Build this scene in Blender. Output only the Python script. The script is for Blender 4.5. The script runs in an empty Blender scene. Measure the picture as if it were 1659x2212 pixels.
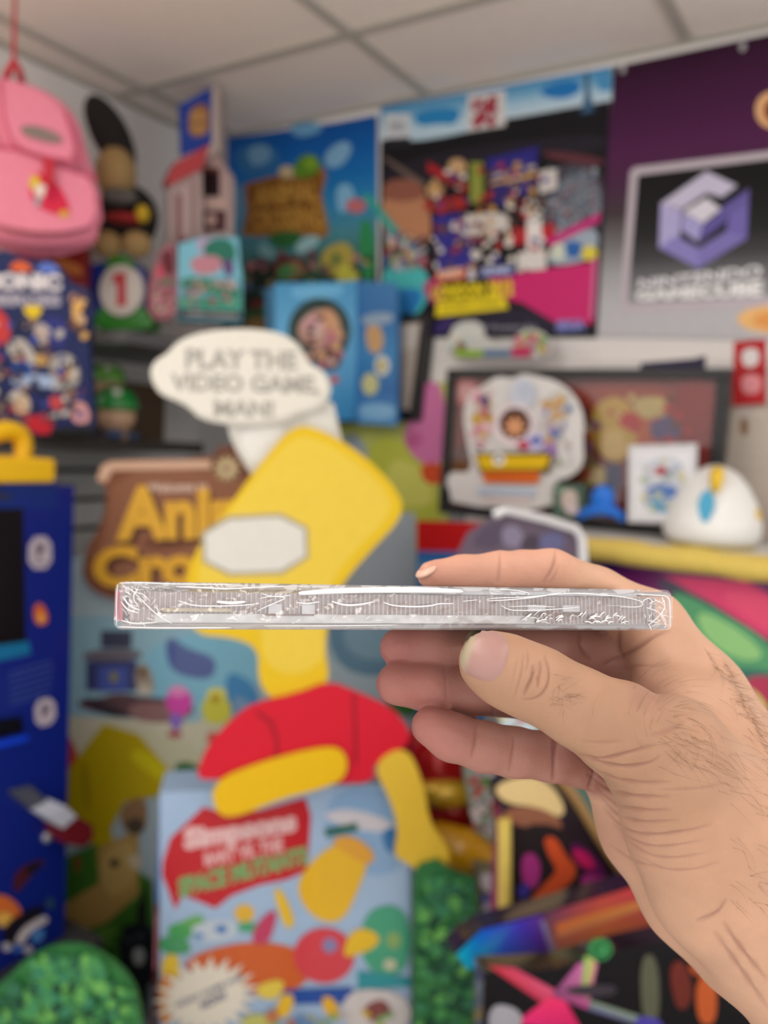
import bpy, bmesh, math, random
import numpy as np
from mathutils import Vector, Matrix

# ---------------------------------------------------------------- camera, world, lights
FPX, CX, CY = 1789.0, 829.5, 1106.0
YAW, PITCH, ROLL = -0.5642570, -0.0842384, 0.0539531
CAM = Vector((0, 0, 1.60))
_f = Vector((math.sin(YAW)*math.cos(PITCH), math.cos(YAW)*math.cos(PITCH), math.sin(PITCH)))
_r = Vector((math.cos(YAW), -math.sin(YAW), 0))
_u = _r.cross(_f)
FW = _f.normalized()
RT = (math.cos(ROLL)*_r + math.sin(ROLL)*_u).normalized()
UP = (-math.sin(ROLL)*_r + math.cos(ROLL)*_u).normalized()
scn = bpy.context.scene
COL = scn.collection
cd = bpy.data.cameras.new('camera'); cam = bpy.data.objects.new('camera', cd); COL.objects.link(cam)
m = Matrix((RT, UP, -FW)).transposed().to_4x4(); m.translation = CAM
cam.matrix_world = m
cd.sensor_fit = 'HORIZONTAL'; cd.sensor_width = 26.0; cd.lens = FPX/1659*26.0
cd.clip_start = 0.01; cd.clip_end = 50
cd.dof.use_dof = True; cd.dof.focus_distance = 0.208; cd.dof.aperture_fstop = 9.0
scn.camera = cam
scn.view_settings.view_transform = 'Standard'; scn.view_settings.look = 'None'
scn.view_settings.exposure = 0.0; scn.view_settings.gamma = 1; scn.view_settings.use_curve_mapping = False
W = bpy.data.worlds.new('room_light'); scn.world = W; W.use_nodes = True
W.node_tree.nodes['Background'].inputs[0].default_value = (1.0, 0.97, 0.94, 1)
W.node_tree.nodes['Background'].inputs[1].default_value = 1.32

def area(name, loc, sx, sy, power, col=(1, .97, .93), aim=None):
    l = bpy.data.lights.new(name, 'AREA'); l.shape = 'RECTANGLE'; l.size = sx; l.size_y = sy
    l.energy = power; l.color = col
    o = bpy.data.objects.new(name, l); COL.objects.link(o); o.location = loc
    if aim: o.rotation_euler = (Vector(aim)-Vector(loc)).to_track_quat('-Z', 'Y').to_euler()
    return o
# ceiling light panels of the shop, above and behind the photographer
area('ceiling_light_panel', (0.45, 0.15, 2.41), 0.58, 1.15, 5)
area('ceiling_light_panel', (-0.95, -0.20, 2.41), 0.58, 1.15, 13)
area('ceiling_light_panel', (1.05, -1.5, 2.41), 0.58, 1.15, 8)

# ---------------------------------------------------------------- helpers
def at(px, py, d):
    return CAM + d*((px-CX)/FPX*RT - (py-CY)/FPX*UP + FW)
def ray(px, py):
    return ((px-CX)/FPX*RT - (py-CY)/FPX*UP + FW)
class Plane:
    """a real surface in the room: point, normal towards the viewer"""
    def __init__(s, o, n):
        s.o = Vector(o); s.n = Vector(n).normalized()
    def p(s, px, py, off=0.0):
        r = ray(px, py); o = s.o + s.n*0
        t = (o-CAM).dot(s.n)/r.dot(s.n)
        return CAM + r*t + s.n*off
    def shift(s, k): return Plane(s.o+s.n*k, s.n)
def PY(y): return Plane((0, y, 0), (0, -1, 0))
def PX(x): return Plane((x, 0, 0), (1, 0, 0))
def PZ(z): return Plane((0, 0, z), (0, 0, 1))
def vpl(px, py, d, delta=0.0):
    """upright plane through a point, turned delta degrees (right side further away)"""
    a = math.radians(delta)
    h = Vector((FW.x, FW.y, 0)).normalized(); r = Vector((h.y, -h.x, 0))
    e = r*math.cos(a) + h*math.sin(a)
    n = Vector((e.y, -e.x, 0))
    if n.dot(h) > 0: n = -n
    return Plane(at(px, py, d), n)

def lin(c):
    return tuple(((v/12.92) if v <= .04045 else ((v+.055)/1.055)**2.4) for v in c)
INK = [1.0]
def hx(h, g=1.0):
    g = g*INK[0]
    h = h.lstrip('#'); c = lin([int(h[i:i+2], 16)/255 for i in (0, 2, 4)])
    return tuple(min(.92, v*g) for v in c)

_mats = {}
def mat(name, color=(.8, .8, .8), rough=.5, metal=0, spec=.5, noise=0.0, nscale=40, bump=0.0, bscale=200, coat=0, trans=0, ior=1.45, emit=0, alpha=1):
    if name in _mats: return _mats[name]
    if isinstance(color, str): color = hx(color)
    M = bpy.data.materials.new(name); M.use_nodes = True; nt = M.node_tree; b = nt.nodes['Principled BSDF']
    b.inputs['Base Color'].default_value = (*color, 1); b.inputs['Roughness'].default_value = rough
    b.inputs['Metallic'].default_value = metal; b.inputs['Specular IOR Level'].default_value = spec
    b.inputs['Coat Weight'].default_value = coat; b.inputs['Transmission Weight'].default_value = trans
    b.inputs['IOR'].default_value = ior; b.inputs['Alpha'].default_value = alpha
    if emit:
        b.inputs['Emission Color'].default_value = (*color, 1); b.inputs['Emission Strength'].default_value = emit
    tc = nt.nodes.new('ShaderNodeTexCoord')
    if noise:
        n = nt.nodes.new('ShaderNodeTexNoise'); n.inputs['Scale'].default_value = nscale; n.inputs['Detail'].default_value = 4
        nt.links.new(tc.outputs['Object'], n.inputs['Vector'])
        r = nt.nodes.new('ShaderNodeMapRange'); r.inputs[3].default_value = 1-noise; r.inputs[4].default_value = 1+noise
        nt.links.new(n.outputs['Fac'], r.inputs[0])
        mx = nt.nodes.new('ShaderNodeVectorMath'); mx.operation = 'SCALE'; mx.inputs[0].default_value = color
        nt.links.new(r.outputs[0], mx.inputs['Scale']); nt.links.new(mx.outputs[0], b.inputs['Base Color'])
    if bump:
        n = nt.nodes.new('ShaderNodeTexNoise'); n.inputs['Scale'].default_value = bscale; n.inputs['Detail'].default_value = 5
        nt.links.new(tc.outputs['Object'], n.inputs['Vector'])
        bp = nt.nodes.new('ShaderNodeBump'); bp.inputs['Strength'].default_value = bump; bp.inputs['Distance'].default_value = .002
        nt.links.new(n.outputs['Fac'], bp.inputs['Height']); nt.links.new(bp.outputs[0], b.inputs['Normal'])
    _mats[name] = M
    return M
def printed(name, rough=.45, spec=.4, sat=.06, nscale=90, coat=0):
    """printed card: the ink colours are stored on the mesh, a fine procedural grain on top"""
    if name in _mats: return _mats[name]
    M = bpy.data.materials.new(name); M.use_nodes = True; nt = M.node_tree; b = nt.nodes['Principled BSDF']
    a = nt.nodes.new('ShaderNodeAttribute'); a.attribute_name = 'Col'
    tc = nt.nodes.new('ShaderNodeTexCoord'); n = nt.nodes.new('ShaderNodeTexNoise'); n.inputs['Scale'].default_value = nscale
    nt.links.new(tc.outputs['Object'], n.inputs['Vector'])
    r = nt.nodes.new('ShaderNodeMapRange'); r.inputs[3].default_value = 1-sat; r.inputs[4].default_value = 1+sat
    nt.links.new(n.outputs['Fac'], r.inputs[0])
    mx = nt.nodes.new('ShaderNodeVectorMath'); mx.operation = 'SCALE'
    nt.links.new(a.outputs['Color'], mx.inputs[0]); nt.links.new(r.outputs[0], mx.inputs['Scale'])
    nt.links.new(mx.outputs[0], b.inputs['Base Color'])
    b.inputs['Roughness'].default_value = rough; b.inputs['Specular IOR Level'].default_value = spec; b.inputs['Coat Weight'].default_value = coat
    _mats[name] = M
    return M
PRINT = printed('printed_card', spec=.2); GLOSSP = printed('glossy_print', rough=.25, spec=.3, coat=.12)

class MB:
    """collects coloured geometry and links it as ONE mesh object"""
    def __init__(s): s.v = []; s.f = []; s.c = []
    def add(s, vs, fs, col):
        k = len(s.v); s.v += [tuple(v) for v in vs]; s.f += [tuple(i+k for i in f) for f in fs]
        if isinstance(col, list): s.c += [(*c[:3], 1) for c in col]
        else: s.c += [(*col[:3], 1)]*len(vs)
        return s
    def build(s, name, material, parent=None, smooth=False, bevel=0, sub=0):
        me = bpy.data.meshes.new(name); me.from_pydata(s.v, [], s.f); me.validate(); me.update()
        a = me.color_attributes.new('Col', 'FLOAT_COLOR', 'POINT')
        a.data.foreach_set('color', np.array(s.c, dtype=np.float32).ravel())
        if smooth: me.polygons.foreach_set('use_smooth', [True]*len(me.polygons))
        me.materials.append(material)
        o = bpy.data.objects.new(name, me); COL.objects.link(o)
        if bevel:
            b = o.modifiers.new('bevel', 'BEVEL'); b.width = bevel; b.segments = 3; b.limit_method = 'ANGLE'
        if sub:
            b = o.modifiers.new('sub', 'SUBSURF'); b.levels = sub; b.render_levels = sub
        if parent is not None: setparent(o, parent)
        return o
def setparent(o, p):
    o.parent = p; o.matrix_parent_inverse = Matrix.Translation(p.location).inverted() if p.type == 'EMPTY' else Matrix.Identity(4)
def thing(name, label, cat, loc, group=None):
    o = bpy.data.objects.new(name, None); COL.objects.link(o); o.location = loc; o.empty_display_size = .02
    o['label'] = label; o['category'] = cat
    if group: o['group'] = group
    return o
def tag(o, label, cat, group=None):
    o['label'] = label; o['category'] = cat
    if group: o['group'] = group
    return o
def structure(o): o['kind'] = 'structure'; return o

# --- 2-D shape makers, points listed in the photograph's frame, laid on a real plane by card()
def R(x0, y0, x1, y1): return [(x0, y0), (x1, y0), (x1, y1), (x0, y1)]
def E(cx, cy, rx, ry=None, rot=0, n=28):
    ry = rx if ry is None else ry; a = math.radians(rot); o = []
    for i in range(n):
        t = 2*math.pi*i/n; x, y = rx*math.cos(t), ry*math.sin(t)
        o.append((cx+x*math.cos(a)-y*math.sin(a), cy+x*math.sin(a)+y*math.cos(a)))
    return o
def smoothp(pts, k=2):
    for _ in range(k):
        o = []
        for i in range(len(pts)):
            a, b = pts[i], pts[(i+1) % len(pts)]
            o += [(a[0]*.75+b[0]*.25, a[1]*.75+b[1]*.25), (a[0]*.25+b[0]*.75, a[1]*.25+b[1]*.75)]
        pts = o
    return pts
def curve2(pts, k=2):
    pts = list(pts)
    for _ in range(k):
        o = [pts[0]]
        for a, b in zip(pts[:-1], pts[1:]): o += [(a[0]*.75+b[0]*.25, a[1]*.75+b[1]*.25), (a[0]*.25+b[0]*.75, a[1]*.25+b[1]*.75)]
        pts = o+[pts[-1]]
    return pts
def burst(cx, cy, r0, r1, n, rot=0, sq=1.0):
    o = []
    for i in range(2*n):
        t = math.pi*i/n; r = r1 if i % 2 == 0 else r0
        x, y = r*math.cos(t), r*sq*math.sin(t); a = math.radians(rot)
        o.append((cx+x*math.cos(a)-y*math.sin(a), cy+x*math.sin(a)+y*math.cos(a)))
    return o
def confetti(rng, box, n, cols, r0, r1):
    x0, y0, x1, y1 = box; o = []
    for _ in range(n):
        r = rng.uniform(r0, r1)
        o.append((rng.choice(cols), smoothp(E(rng.uniform(x0+r, x1-r), rng.uniform(y0+r, y1-r), r, r*rng.uniform(.5, 1), rng.uniform(0, 180), 7), 1)))
    return o
_txt = {}
def textgeo(s, bold=.0):
    if (s, bold) in _txt: return _txt[(s, bold)]
    cu = bpy.data.curves.new('t', 'FONT'); cu.body = s; cu.offset = bold; cu.resolution_u = 3
    o = bpy.data.objects.new('t', cu); COL.objects.link(o); dg = bpy.context.evaluated_depsgraph_get()
    me = o.evaluated_get(dg).to_mesh()
    v = [(p.co.x, p.co.y) for p in me.vertices]; f = [tuple(p.vertices) for p in me.polygons]
    o.evaluated_get(dg).to_mesh_clear(); bpy.data.objects.remove(o); bpy.data.curves.remove(cu)
    xs = [p[0] for p in v]; ys = [p[1] for p in v]; x0, x1, y0, y1 = min(xs), max(xs), min(ys), max(ys)
    v = [((x-x0)/(x1-x0), (y-y0)/(y1-y0)) for x, y in v]
    _txt[(s, bold)] = (v, f); return v, f
class T:
    """text laid in a quad TL,TR,BR,BL"""
    def __init__(s, body, quad, bold=.02): s.b = body; s.q = quad; s.bold = bold
def textq(x0, y0, x1, y1, dy=0): return [(x0, y0), (x1, y0+dy), (x1, y1+dy), (x0, y1)]
STEP = .00012
def art(mb, plane, shapes, gain=1.0, off0=.0002, step=STEP):
    off = off0; step = min(step, .010/max(1, len(shapes)))
    for sh in shapes:
        col, pts = sh
        off += step
        if isinstance(col, (list, tuple)) and isinstance(col[0], str): c = [hx(x, gain) for x in col]
        elif isinstance(col, str): c = hx(col, gain)
        else: c = col
        if isinstance(pts, T):
            v, f = textgeo(pts.b, pts.bold); q = [plane.p(*k, off) for k in pts.q]
            vs = [(q[3]*(1-x)+q[2]*x)*(1-y)+(q[0]*(1-x)+q[1]*x)*y for x, y in v]
            mb.add(vs, f, c)
        else:
            vs = [plane.p(x, y, off) for x, y in pts]
            mb.add(vs, [tuple(range(len(vs)))], c)
def slabgeo(mb, plane, outline, thick, col, side=None):
    n = len(outline)
    a = [plane.p(x, y, 0) for x, y in outline]; b = [p-plane.n*thick for p in a]
    mb.add(a, [tuple(range(n))], col)
    mb.add(a+b, [(i, (i+1) % n, (i+1) % n+n, i+n) for i in range(n)]+[tuple(range(2*n-1, n-1, -1))], side or col)
def card(name, plane, outline, thick, base, shapes=(), material=None, parent=None, gain=1.0, side=None, step=STEP):
    mb = MB(); slabgeo(mb, plane, outline, thick, hx(base, gain), hx(side, gain) if side else None)
    art(mb, plane, shapes, gain, step=step)
    return mb.build(name, material or PRINT, parent)
def vgrad(x0, y0, x1, y1, cols, dy=0):
    """rows of a vertical ink gradient (printed on the thing)"""
    out = []; n = len(cols)-1
    for i in range(n):
        a = y0+(y1-y0)*i/n; b = y0+(y1-y0)*(i+1)/n
        out.append(([cols[i], cols[i], cols[i+1], cols[i+1]], [(x0, a), (x1, a+dy), (x1, b+dy), (x0, b)]))
    return out
# --- solid makers
def boxgeo(mb, c, ex, ey, ez, col):
    """c centre, ex ey ez half-extent vectors"""
    c = Vector(c); vs = []
    for sx in (-1, 1):
        for sy in (-1, 1):
            for sz in (-1, 1): vs.append(c+ex*sx+ey*sy+ez*sz)
    mb.add(vs, [(0, 1, 3, 2), (4, 6, 7, 5), (0, 4, 5, 1), (2, 3, 7, 6), (0, 2, 6, 4), (1, 5, 7, 3)], col)
def abox(mb, x0, x1, y0, y1, z0, z1, col=(.8, .8, .8)):
    boxgeo(mb, ((x0+x1)/2, (y0+y1)/2, (z0+z1)/2), Vector(((x1-x0)/2, 0, 0)), Vector((0, (y1-y0)/2, 0)), Vector((0, 0, (z1-z0)/2)), col)
def ballgeo(mb, c, rx, ry, rz, col, ax=None, nu=20, nv=12, pw=1.0):
    """ellipsoid; ax = (right, depth, up) unit vectors"""
    ax = ax or (Vector((1, 0, 0)), Vector((0, 1, 0)), Vector((0, 0, 1))); c = Vector(c); vs = []; fs = []
    sg = lambda v: math.copysign(abs(v)**pw, v)
    for j in range(nv+1):
        t = math.pi*j/nv
        for i in range(nu):
            p = 2*math.pi*i/nu
            vs.append(c+ax[0]*rx*sg(math.sin(t))*sg(math.cos(p))+ax[1]*ry*sg(math.sin(t))*sg(math.sin(p))+ax[2]*rz*sg(math.cos(t)))
    for j in range(nv):
        for i in range(nu):
            fs.append((j*nu+i, j*nu+(i+1) % nu, (j+1)*nu+(i+1) % nu, (j+1)*nu+i))
    mb.add(vs, fs, col)
def tubegeo(mb, pts, rads, col, n=10, cap=True):
    pts = [Vector(p) for p in pts]; vs = []; fs = []
    if not isinstance(rads, (list, tuple)): rads = [rads]*len(pts)
    a = None
    for i, p in enumerate(pts):
        t = (pts[min(i+1, len(pts)-1)]-pts[max(i-1, 0)]).normalized()
        if a is None: a = t.orthogonal().normalized()
        else: a = (a-t*a.dot(t)).normalized()
        b = t.cross(a)
        for k in range(n):
            q = 2*math.pi*k/n; vs.append(p+(a*math.cos(q)+b*math.sin(q))*rads[i])
    for i in range(len(pts)-1):
        for k in range(n): fs.append((i*n+k, i*n+(k+1) % n, (i+1)*n+(k+1) % n, (i+1)*n+k))
    if cap: fs += [tuple(range(n-1, -1, -1)), tuple(range((len(pts)-1)*n, len(pts)*n))]
    mb.add(vs, fs, col)
def lathegeo(mb, c, prof, col, n=28, ax=None, sq=1.0):
    """prof: list of (radius, height) or (radius, height, colour)"""
    ax = ax or (Vector((1, 0, 0)), Vector((0, 1, 0)), Vector((0, 0, 1))); c = Vector(c); vs = []; cs = []; fs = []
    for q in prof:
        for i in range(n):
            t = 2*math.pi*i/n; vs.append(c+ax[0]*q[0]*math.cos(t)+ax[1]*q[0]*sq*math.sin(t)+ax[2]*q[1])
            cs.append(hx(q[2]) if len(q) > 2 else col)
    for j in range(len(prof)-1):
        for i in range(n): fs.append((j*n+i, j*n+(i+1) % n, (j+1)*n+(i+1) % n, (j+1)*n+i))
    fs += [tuple(range(n-1, -1, -1)), tuple(range((len(prof)-1)*n, len(prof)*n))]
    mb.add(vs, fs, cs)
# ---------------------------------------------------------------- the room
CEIL, BACK, LEFT = 2.437, 1.79, -1.81
rng = random.Random(4)
M_tile = mat('ceiling_tile', (.93, .845, .79), .95, noise=.05, nscale=60, bump=.25, bscale=500)
M_bar = mat('ceiling_bar', (.50, .47, .42), .5)
M_wall = mat('wall_paint', (.88, .85, .83), .8, bump=.05, bscale=60, noise=.02)
M_slat = mat('slatwall_grey', (.91, .91, .92), .5, noise=.04, nscale=12)
M_floor = mat('floor_vinyl', (.76, .71, .64), .5, noise=.08, nscale=30)
M_black = mat('black_plastic', (.012, .012, .013), .35)
M_dark = mat('dark_laminate', (.045, .04, .038), .5, noise=.1)
M_white = mat('white_laminate', (.78, .77, .75), .4)
def sbox(name, *a, material=M_wall, parent=None):
    mb = MB(); abox(mb, *a); o = mb.build(name, material, parent); return structure(o) if parent is None else o
sbox('floor', -1.9, 2.2, -1.4, 1.88, -.05, 0, material=M_floor)
sbox('wall_back', -1.9, 2.2, BACK, BACK+.08, 0, CEIL+.03)
sbox('wall_left', LEFT-.08, LEFT, -1.4, BACK, 0, CEIL+.03)
# ceiling: tiles bedded in a T-bar grid
cg = sbox('ceiling', -1.9, 2.2, -1.4, 1.88, CEIL+.006, CEIL+.04, material=M_tile)
mb = MB()
gx = [-1.690, -1.065, -.461, .150, .76, 1.37, 1.98]; gy = [1.452, .842, .232, -.378, -.988]
for x in gx: abox(mb, x-.012, x+.012, -1.4, BACK, CEIL-.001, CEIL+.006)
for y in gy: abox(mb, LEFT, 2.2, y-.012, y+.012, CEIL-.0012, CEIL+.0058)
abox(mb, LEFT, 2.2, BACK-.02, BACK, CEIL-.002, CEIL+.0055); abox(mb, LEFT, LEFT+.02, -1.4, BACK, CEIL-.002, CEIL+.0055)
structure(mb.build('trim_1', M_bar))
# grey slatwall panel low on the left wall, with dark grooves
mb = MB(); z = 0.05
while z < 1.52:
    abox(mb, LEFT, LEFT+.018, -.6, 1.74, z, z+.062); z += .076
structure(mb.build('trim_2', M_slat))
mb = MB(); abox(mb, LEFT, LEFT+.004, -.6, 1.745, .04, 1.54); structure(mb.build('trim_3', M_dark))
# grey lower panelling of the back wall behind the standees
mb = MB(); abox(mb, LEFT+.02, -.9, BACK-.012, BACK, 0, 1.52); structure(mb.build('trim_4', mat('grey_panel', (.33, .36, .39), .6, noise=.03)))
def around(p, delta):
    a = math.radians(delta); h = Vector((FW.x, FW.y, 0)).normalized(); r = Vector((h.y, -h.x, 0))
    e = r*math.cos(a) + h*math.sin(a); n = Vector((e.y, -e.x, 0))
    if n.dot(h) > 0: n = -n
    return Plane(p, n)
def axes_of(pl):
    n = pl.n; u = Vector((0, 0, 1)); r = u.cross(n).normalized(); return (r, -n, u)

# ---------------------------------------------------------------- posters on the back wall
def wallcard(name, y, outline, base, shapes, label, cat, gain=1.0, material=None, thick=.003):
    o = card(name, PY(y), outline, thick, base, shapes, material, gain=gain); return tag(o, label, cat)
G = 1.0
# purple banner with the cube emblem
pl = PY(BACK-.004)
XR = 1880; TOPR = lambda x: 144-.2098*(x-1326); BOTR = lambda x: 726+.02*(x-1281)
bo = [(1326, 144), (XR, TOPR(XR)), (XR, BOTR(XR)), (1281, 726)]
sh = []
cols = ['2b0a24', '3a1236', '42163e', '4a1a45', '43203e', '3c3236', '6a696b', '98989b', 'adadb1', 'b4b4b8']
n = len(cols)-1
for i in range(n):
    a, b = i/n, (i+1)/n; X = lambda t: 1326-45*t; Y0 = lambda t: 144+582*t; Y1 = lambda t: TOPR(XR)+(BOTR(XR)-TOPR(XR))*t
    sh.append(([cols[i], cols[i], cols[i+1], cols[i+1]], [(X(a), Y0(a)), (XR, Y1(a)), (XR, Y1(b)), (X(b), Y0(b))]))
sh += [('d8a878', E(1668, 238, 36, 40)), ('7a3a20', E(1672, 240, 22, 26)), ('e0b072', E(1668, 690, 75, 30)), ('d8944e', E(1672, 692, 45, 18))]
sh += [('b3a9b2', [(1372, 362), (1706, 322), (1712, 330), (1700, 652), (1694, 658), (1348, 677), (1340, 669), (1362, 371)])]
fr = [(1378, 379), (1686, 341), (1677, 641), (1356, 657)]
gc = ['08080a', '0b0b0d', '111113', '1c1c1f', '3a3a3d', '68686b', '8d8d91']
for i in range(6):
    a, b = i/6, (i+1)/6
    L = lambda t: (1378-22*t, 379+278*t); Q = lambda t: (1686-9*t, 341+300*t)
    sh.append(([gc[i], gc[i], gc[i+1], gc[i+1]], [L(a), Q(a), Q(b), L(b)]))
# emblem: open hexagonal G round a cube
lt, md, dk = 'b9b4cc', '7f78b4', '5f5696'
sh += [(lt, [(1527, 371), (1593, 402), (1560, 427), (1527, 417), (1473, 453), (1428, 440)]),
       ('a49fca', [(1428, 440), (1473, 455), (1468, 514), (1424, 536)]),
       ('8079b6', [(1424, 536), (1459, 510), (1510, 538), (1509, 580)]),
       ('746bab', [(1509, 580), (1510, 538), (1570, 500), (1614, 516)]),
       ('6a5fa4', [(1614, 516), (1570, 500), (1578, 440), (1619, 408)]),
       (dk, [(1553, 454), (1619, 408), (1616, 440), (1548, 482)]),
       ('c9c6d2', [(1476, 458), (1527, 428), (1558, 452), (1519, 483)]),
       ('9a95c6', [(1476, 460), (1519, 484), (1509, 524), (1472, 498)]),
       ('5a5194', [(1520, 484), (1578, 448), (1570, 478), (1510, 524)])]
sh += [('d5d5da', T('NINTENDO', [(1382, 604), (1648, 572), (1645, 600), (1380, 624)], .03)),
       ('e4e4e8', T('GAMECUBE', [(1376, 628), (1650, 606), (1648, 640), (1373, 650)], .05))]
tag(card('wall_banner', pl, bo, .004, '2b0a24', sh, gain=1.25), 'tall purple to grey shop banner with a lilac cube emblem in a silver framed square', 'banner')
mb = MB()
for i, x in enumerate((1345, 1604)):
    mb = MB(); p = PY(BACK-.006).p(x, 150 if i == 0 else 101); ballgeo(mb, p, .006, .006, .009, (.6, .6, .6), nu=10, nv=6)
    tag(mb.build('banner_hook', mat('hook_plastic', (.5, .5, .52), .3)), 'small clear hook holding the top edge of the purple banner, '+('its left corner' if i == 0 else 'near the picture edge'), 'hook')

# wide games poster
C6 = ['c8c8d0', '8f2f3c', '3f6f9f', 'd0b890', '5a4a70', 'b0707c', '2f2f38', '9aa0aa', '6f8a50']
sh = vgrad(822, 232, 1322, 305, ['3f86bb', '6fa9cf', 'a9cbe0', 'c3d7e4'], -88)
sh = [(c, [(x, y+ (0)) for x, y in p]) for c, p in sh]
sh += [('2b86c4', smoothp([(905, 238), (1000, 230), (985, 272), (930, 280), (890, 262)])), ('2277be', smoothp([(1165, 190), (1235, 170), (1262, 190), (1225, 215), (1175, 210)])),
       ('b8d4e4', smoothp([(870, 285), (930, 268), (1000, 270), (1090, 250), (1090, 268), (880, 312)])), ('4d93c4', smoothp([(1285, 160), (1322, 155), (1322, 200), (1290, 195)])),
       ('cfd6dc', R(831, 246, 886, 300)), ('aab0b8', R(842, 262, 874, 284)), ('23252a', [(831, 300), (886, 296), (886, 318), (831, 322)]),
       ('d4d2d2', [(1010, 205), (1092, 194), (1092, 272), (1010, 285)]),
       ('9c1c38', [(1020, 218), (1045, 212), (1048, 228), (1060, 206), (1076, 210), (1070, 232), (1078, 238), (1064, 250), (1074, 262), (1060, 276), (1046, 262), (1030, 280), (1019, 262), (1034, 244), (1019, 238)]),
       ('d4d2d2', [(1032, 226), (1040, 224), (1040, 240), (1032, 242)]), ('d4d2d2', [(1052, 244), (1060, 240), (1058, 256), (1050, 256)]),
       ('3b5f80', [(1262, 158), (1272, 156), (1276, 205), (1284, 240), (1254, 246), (1264, 205)]),
       ('15141a', [(822, 330), (1318, 236), (1290, 728), (905, 728), (822, 620)]),
       ('23202a', smoothp([(830, 345), (1310, 280), (1308, 330), (1100, 340), (830, 420)])),
       ('6b5a55', [(822, 338), (836, 340), (925, 398), (905, 404)]),
       ('b98260', smoothp([(826, 410), (905, 385), (935, 470), (925, 535), (850, 520), (826, 500)])),
       ('8f5a4a', smoothp([(826, 390), (900, 385), (930, 430), (830, 440)])),
       ('45404a', smoothp([(1180, 360), (1306, 345), (1300, 520), (1190, 540), (1150, 450)])), ('5b2f38', smoothp([(1170, 322), (1305, 340), (1305, 362), (1180, 344)])),
       ('6c7480', smoothp([(1190, 380), (1300, 375), (1296, 500), (1210, 520)]))]
sh += confetti(rng, (1180, 360, 1300, 510), 120, ['7c8590', '9aa3ad', '5c4a55', '8a5560', '59708c', '4d5258'], 3, 8)
sh += [('3aa39a', [(780, 420), (800, 420), (905, 548), (890, 562)]), ('4ab7b8', smoothp([(826, 560), (925, 575), (930, 640), (900, 690), (826, 700)])), ('2d7fc4', smoothp([(826, 630), (920, 620), (905, 670), (860, 700), (826, 700)]))]
sh += confetti(rng, (826, 500, 930, 590), 90, C6, 5, 11)
# abstract bands of colour in the middle of the poster
sh += [('8a9440', R(1018, 352, 1046, 440)), ('a5242c', [(926, 350), (1012, 400), (1012, 420), (926, 372)]), ('c5a077', E(990, 362, 20, 18)), ('c5a077', E(942, 412, 18, 16)),
       ('a82a2a', smoothp([(915, 432), (1015, 425), (1010, 455), (920, 460)])), ('33308a', [(938, 468), (1008, 460), (1030, 575), (950, 588)]), ('2d2a80', [(1052, 345), (1165, 318), (1160, 372), (1060, 396)]),
       ('302a6a', [(1060, 402), (1160, 382), (1158, 420), (1064, 440)]), ('c9a03c', [(1060, 396), (1160, 374), (1160, 382), (1060, 402)]), ('c8bfae', [(1060, 380), (1158, 358), (1158, 366), (1060, 388)]),
       ('c9c3bd', smoothp([(985, 470), (1100, 455), (1105, 500), (1000, 520)])), ('cfc9c6', [(1165, 372), (1205, 366), (1205, 410), (1168, 420)]),
       ('b82430', [(1108, 496), (1200, 486), (1200, 520), (1108, 530)]), ('e3dddb', [(1140, 480), (1172, 478), (1172, 540), (1140, 545)]), ('d8d4d0', [(1120, 548), (1182, 540), (1182, 582), (1120, 588)]),
       ('9aa8b8', smoothp([(1180, 540), (1295, 480), (1292, 560), (1190, 580)])), ('2b62a8', E(1240, 540, 22, 18)), ('d8c848', E(1275, 548, 18, 16)), ('c8d0c0', E(1208, 545, 16, 20)),
       ('c02a78', [(1180, 520), (1300, 460), (1298, 480), (1190, 535)]),
       ('c8256c', [(1060, 600), (1290, 566), (1283, 700), (1215, 705), (1130, 655), (1060, 640)]), ('b02070', smoothp([(912, 610), (960, 600), (960, 660), (930, 655)])),
       ('231f33', smoothp([(930, 690), (1120, 655), (1230, 712), (1230, 726), (940, 726)])), ('3a2c68', smoothp([(935, 700), (1000, 680), (960, 726), (930, 726)]))]
sh += confetti(rng, (930, 345, 1190, 590), 150, ['d9d2c8', 'aa3333', '3b3a8c', 'c79a5a', '7f3038', 'e0dcd8', '6a4a3a'], 5, 11)
sh += [('c8482a', [(945, 590), (1010, 578), (1010, 604), (945, 612)]), ('dcd4e0', T('&', [(1014, 582), (1034, 580), (1034, 604), (1014, 606)], .05)), ('2c3b80', [(1040, 580), (1115, 572), (1115, 598), (1040, 602)]),
       ('e8c8b0', T('MARIO', textq(950, 586, 1006, 606, -7), .05)), ('c0c8e8', T('SONIC', textq(1046, 580, 1110, 597, -5), .05)),
       ('e2cc20', T('LONDON 2012', [(938, 618), (1112, 606), (1112, 640), (938, 648)], .06)),
       ('e6d022', [(948, 652), (1092, 640), (1102, 668), (945, 686)]), ('8a7a18', T('OLYMPIC GAMES', [(960, 660), (1085, 650), (1085, 660), (960, 672)], .02)),
       ('8c8898', T('Nintendo', textq(1050, 702, 1165, 716, -2), .02)), ('7e86c8', T('SEGA', [(1205, 694), (1268, 690), (1268, 716), (1205, 718)], .06)), ('d06a98', [(1284, 560), (1294, 560), (1287, 690), (1277, 690)])]
wallcard('games_poster', BACK-.005, [(822, 248), (1322, 152), (1285, 729), (905, 729), (822, 700)], '15141a', sh,
         'large wall poster of a sports crowd with a pale blue sky strip and yellow lettering', 'poster', gain=1.12)

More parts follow.
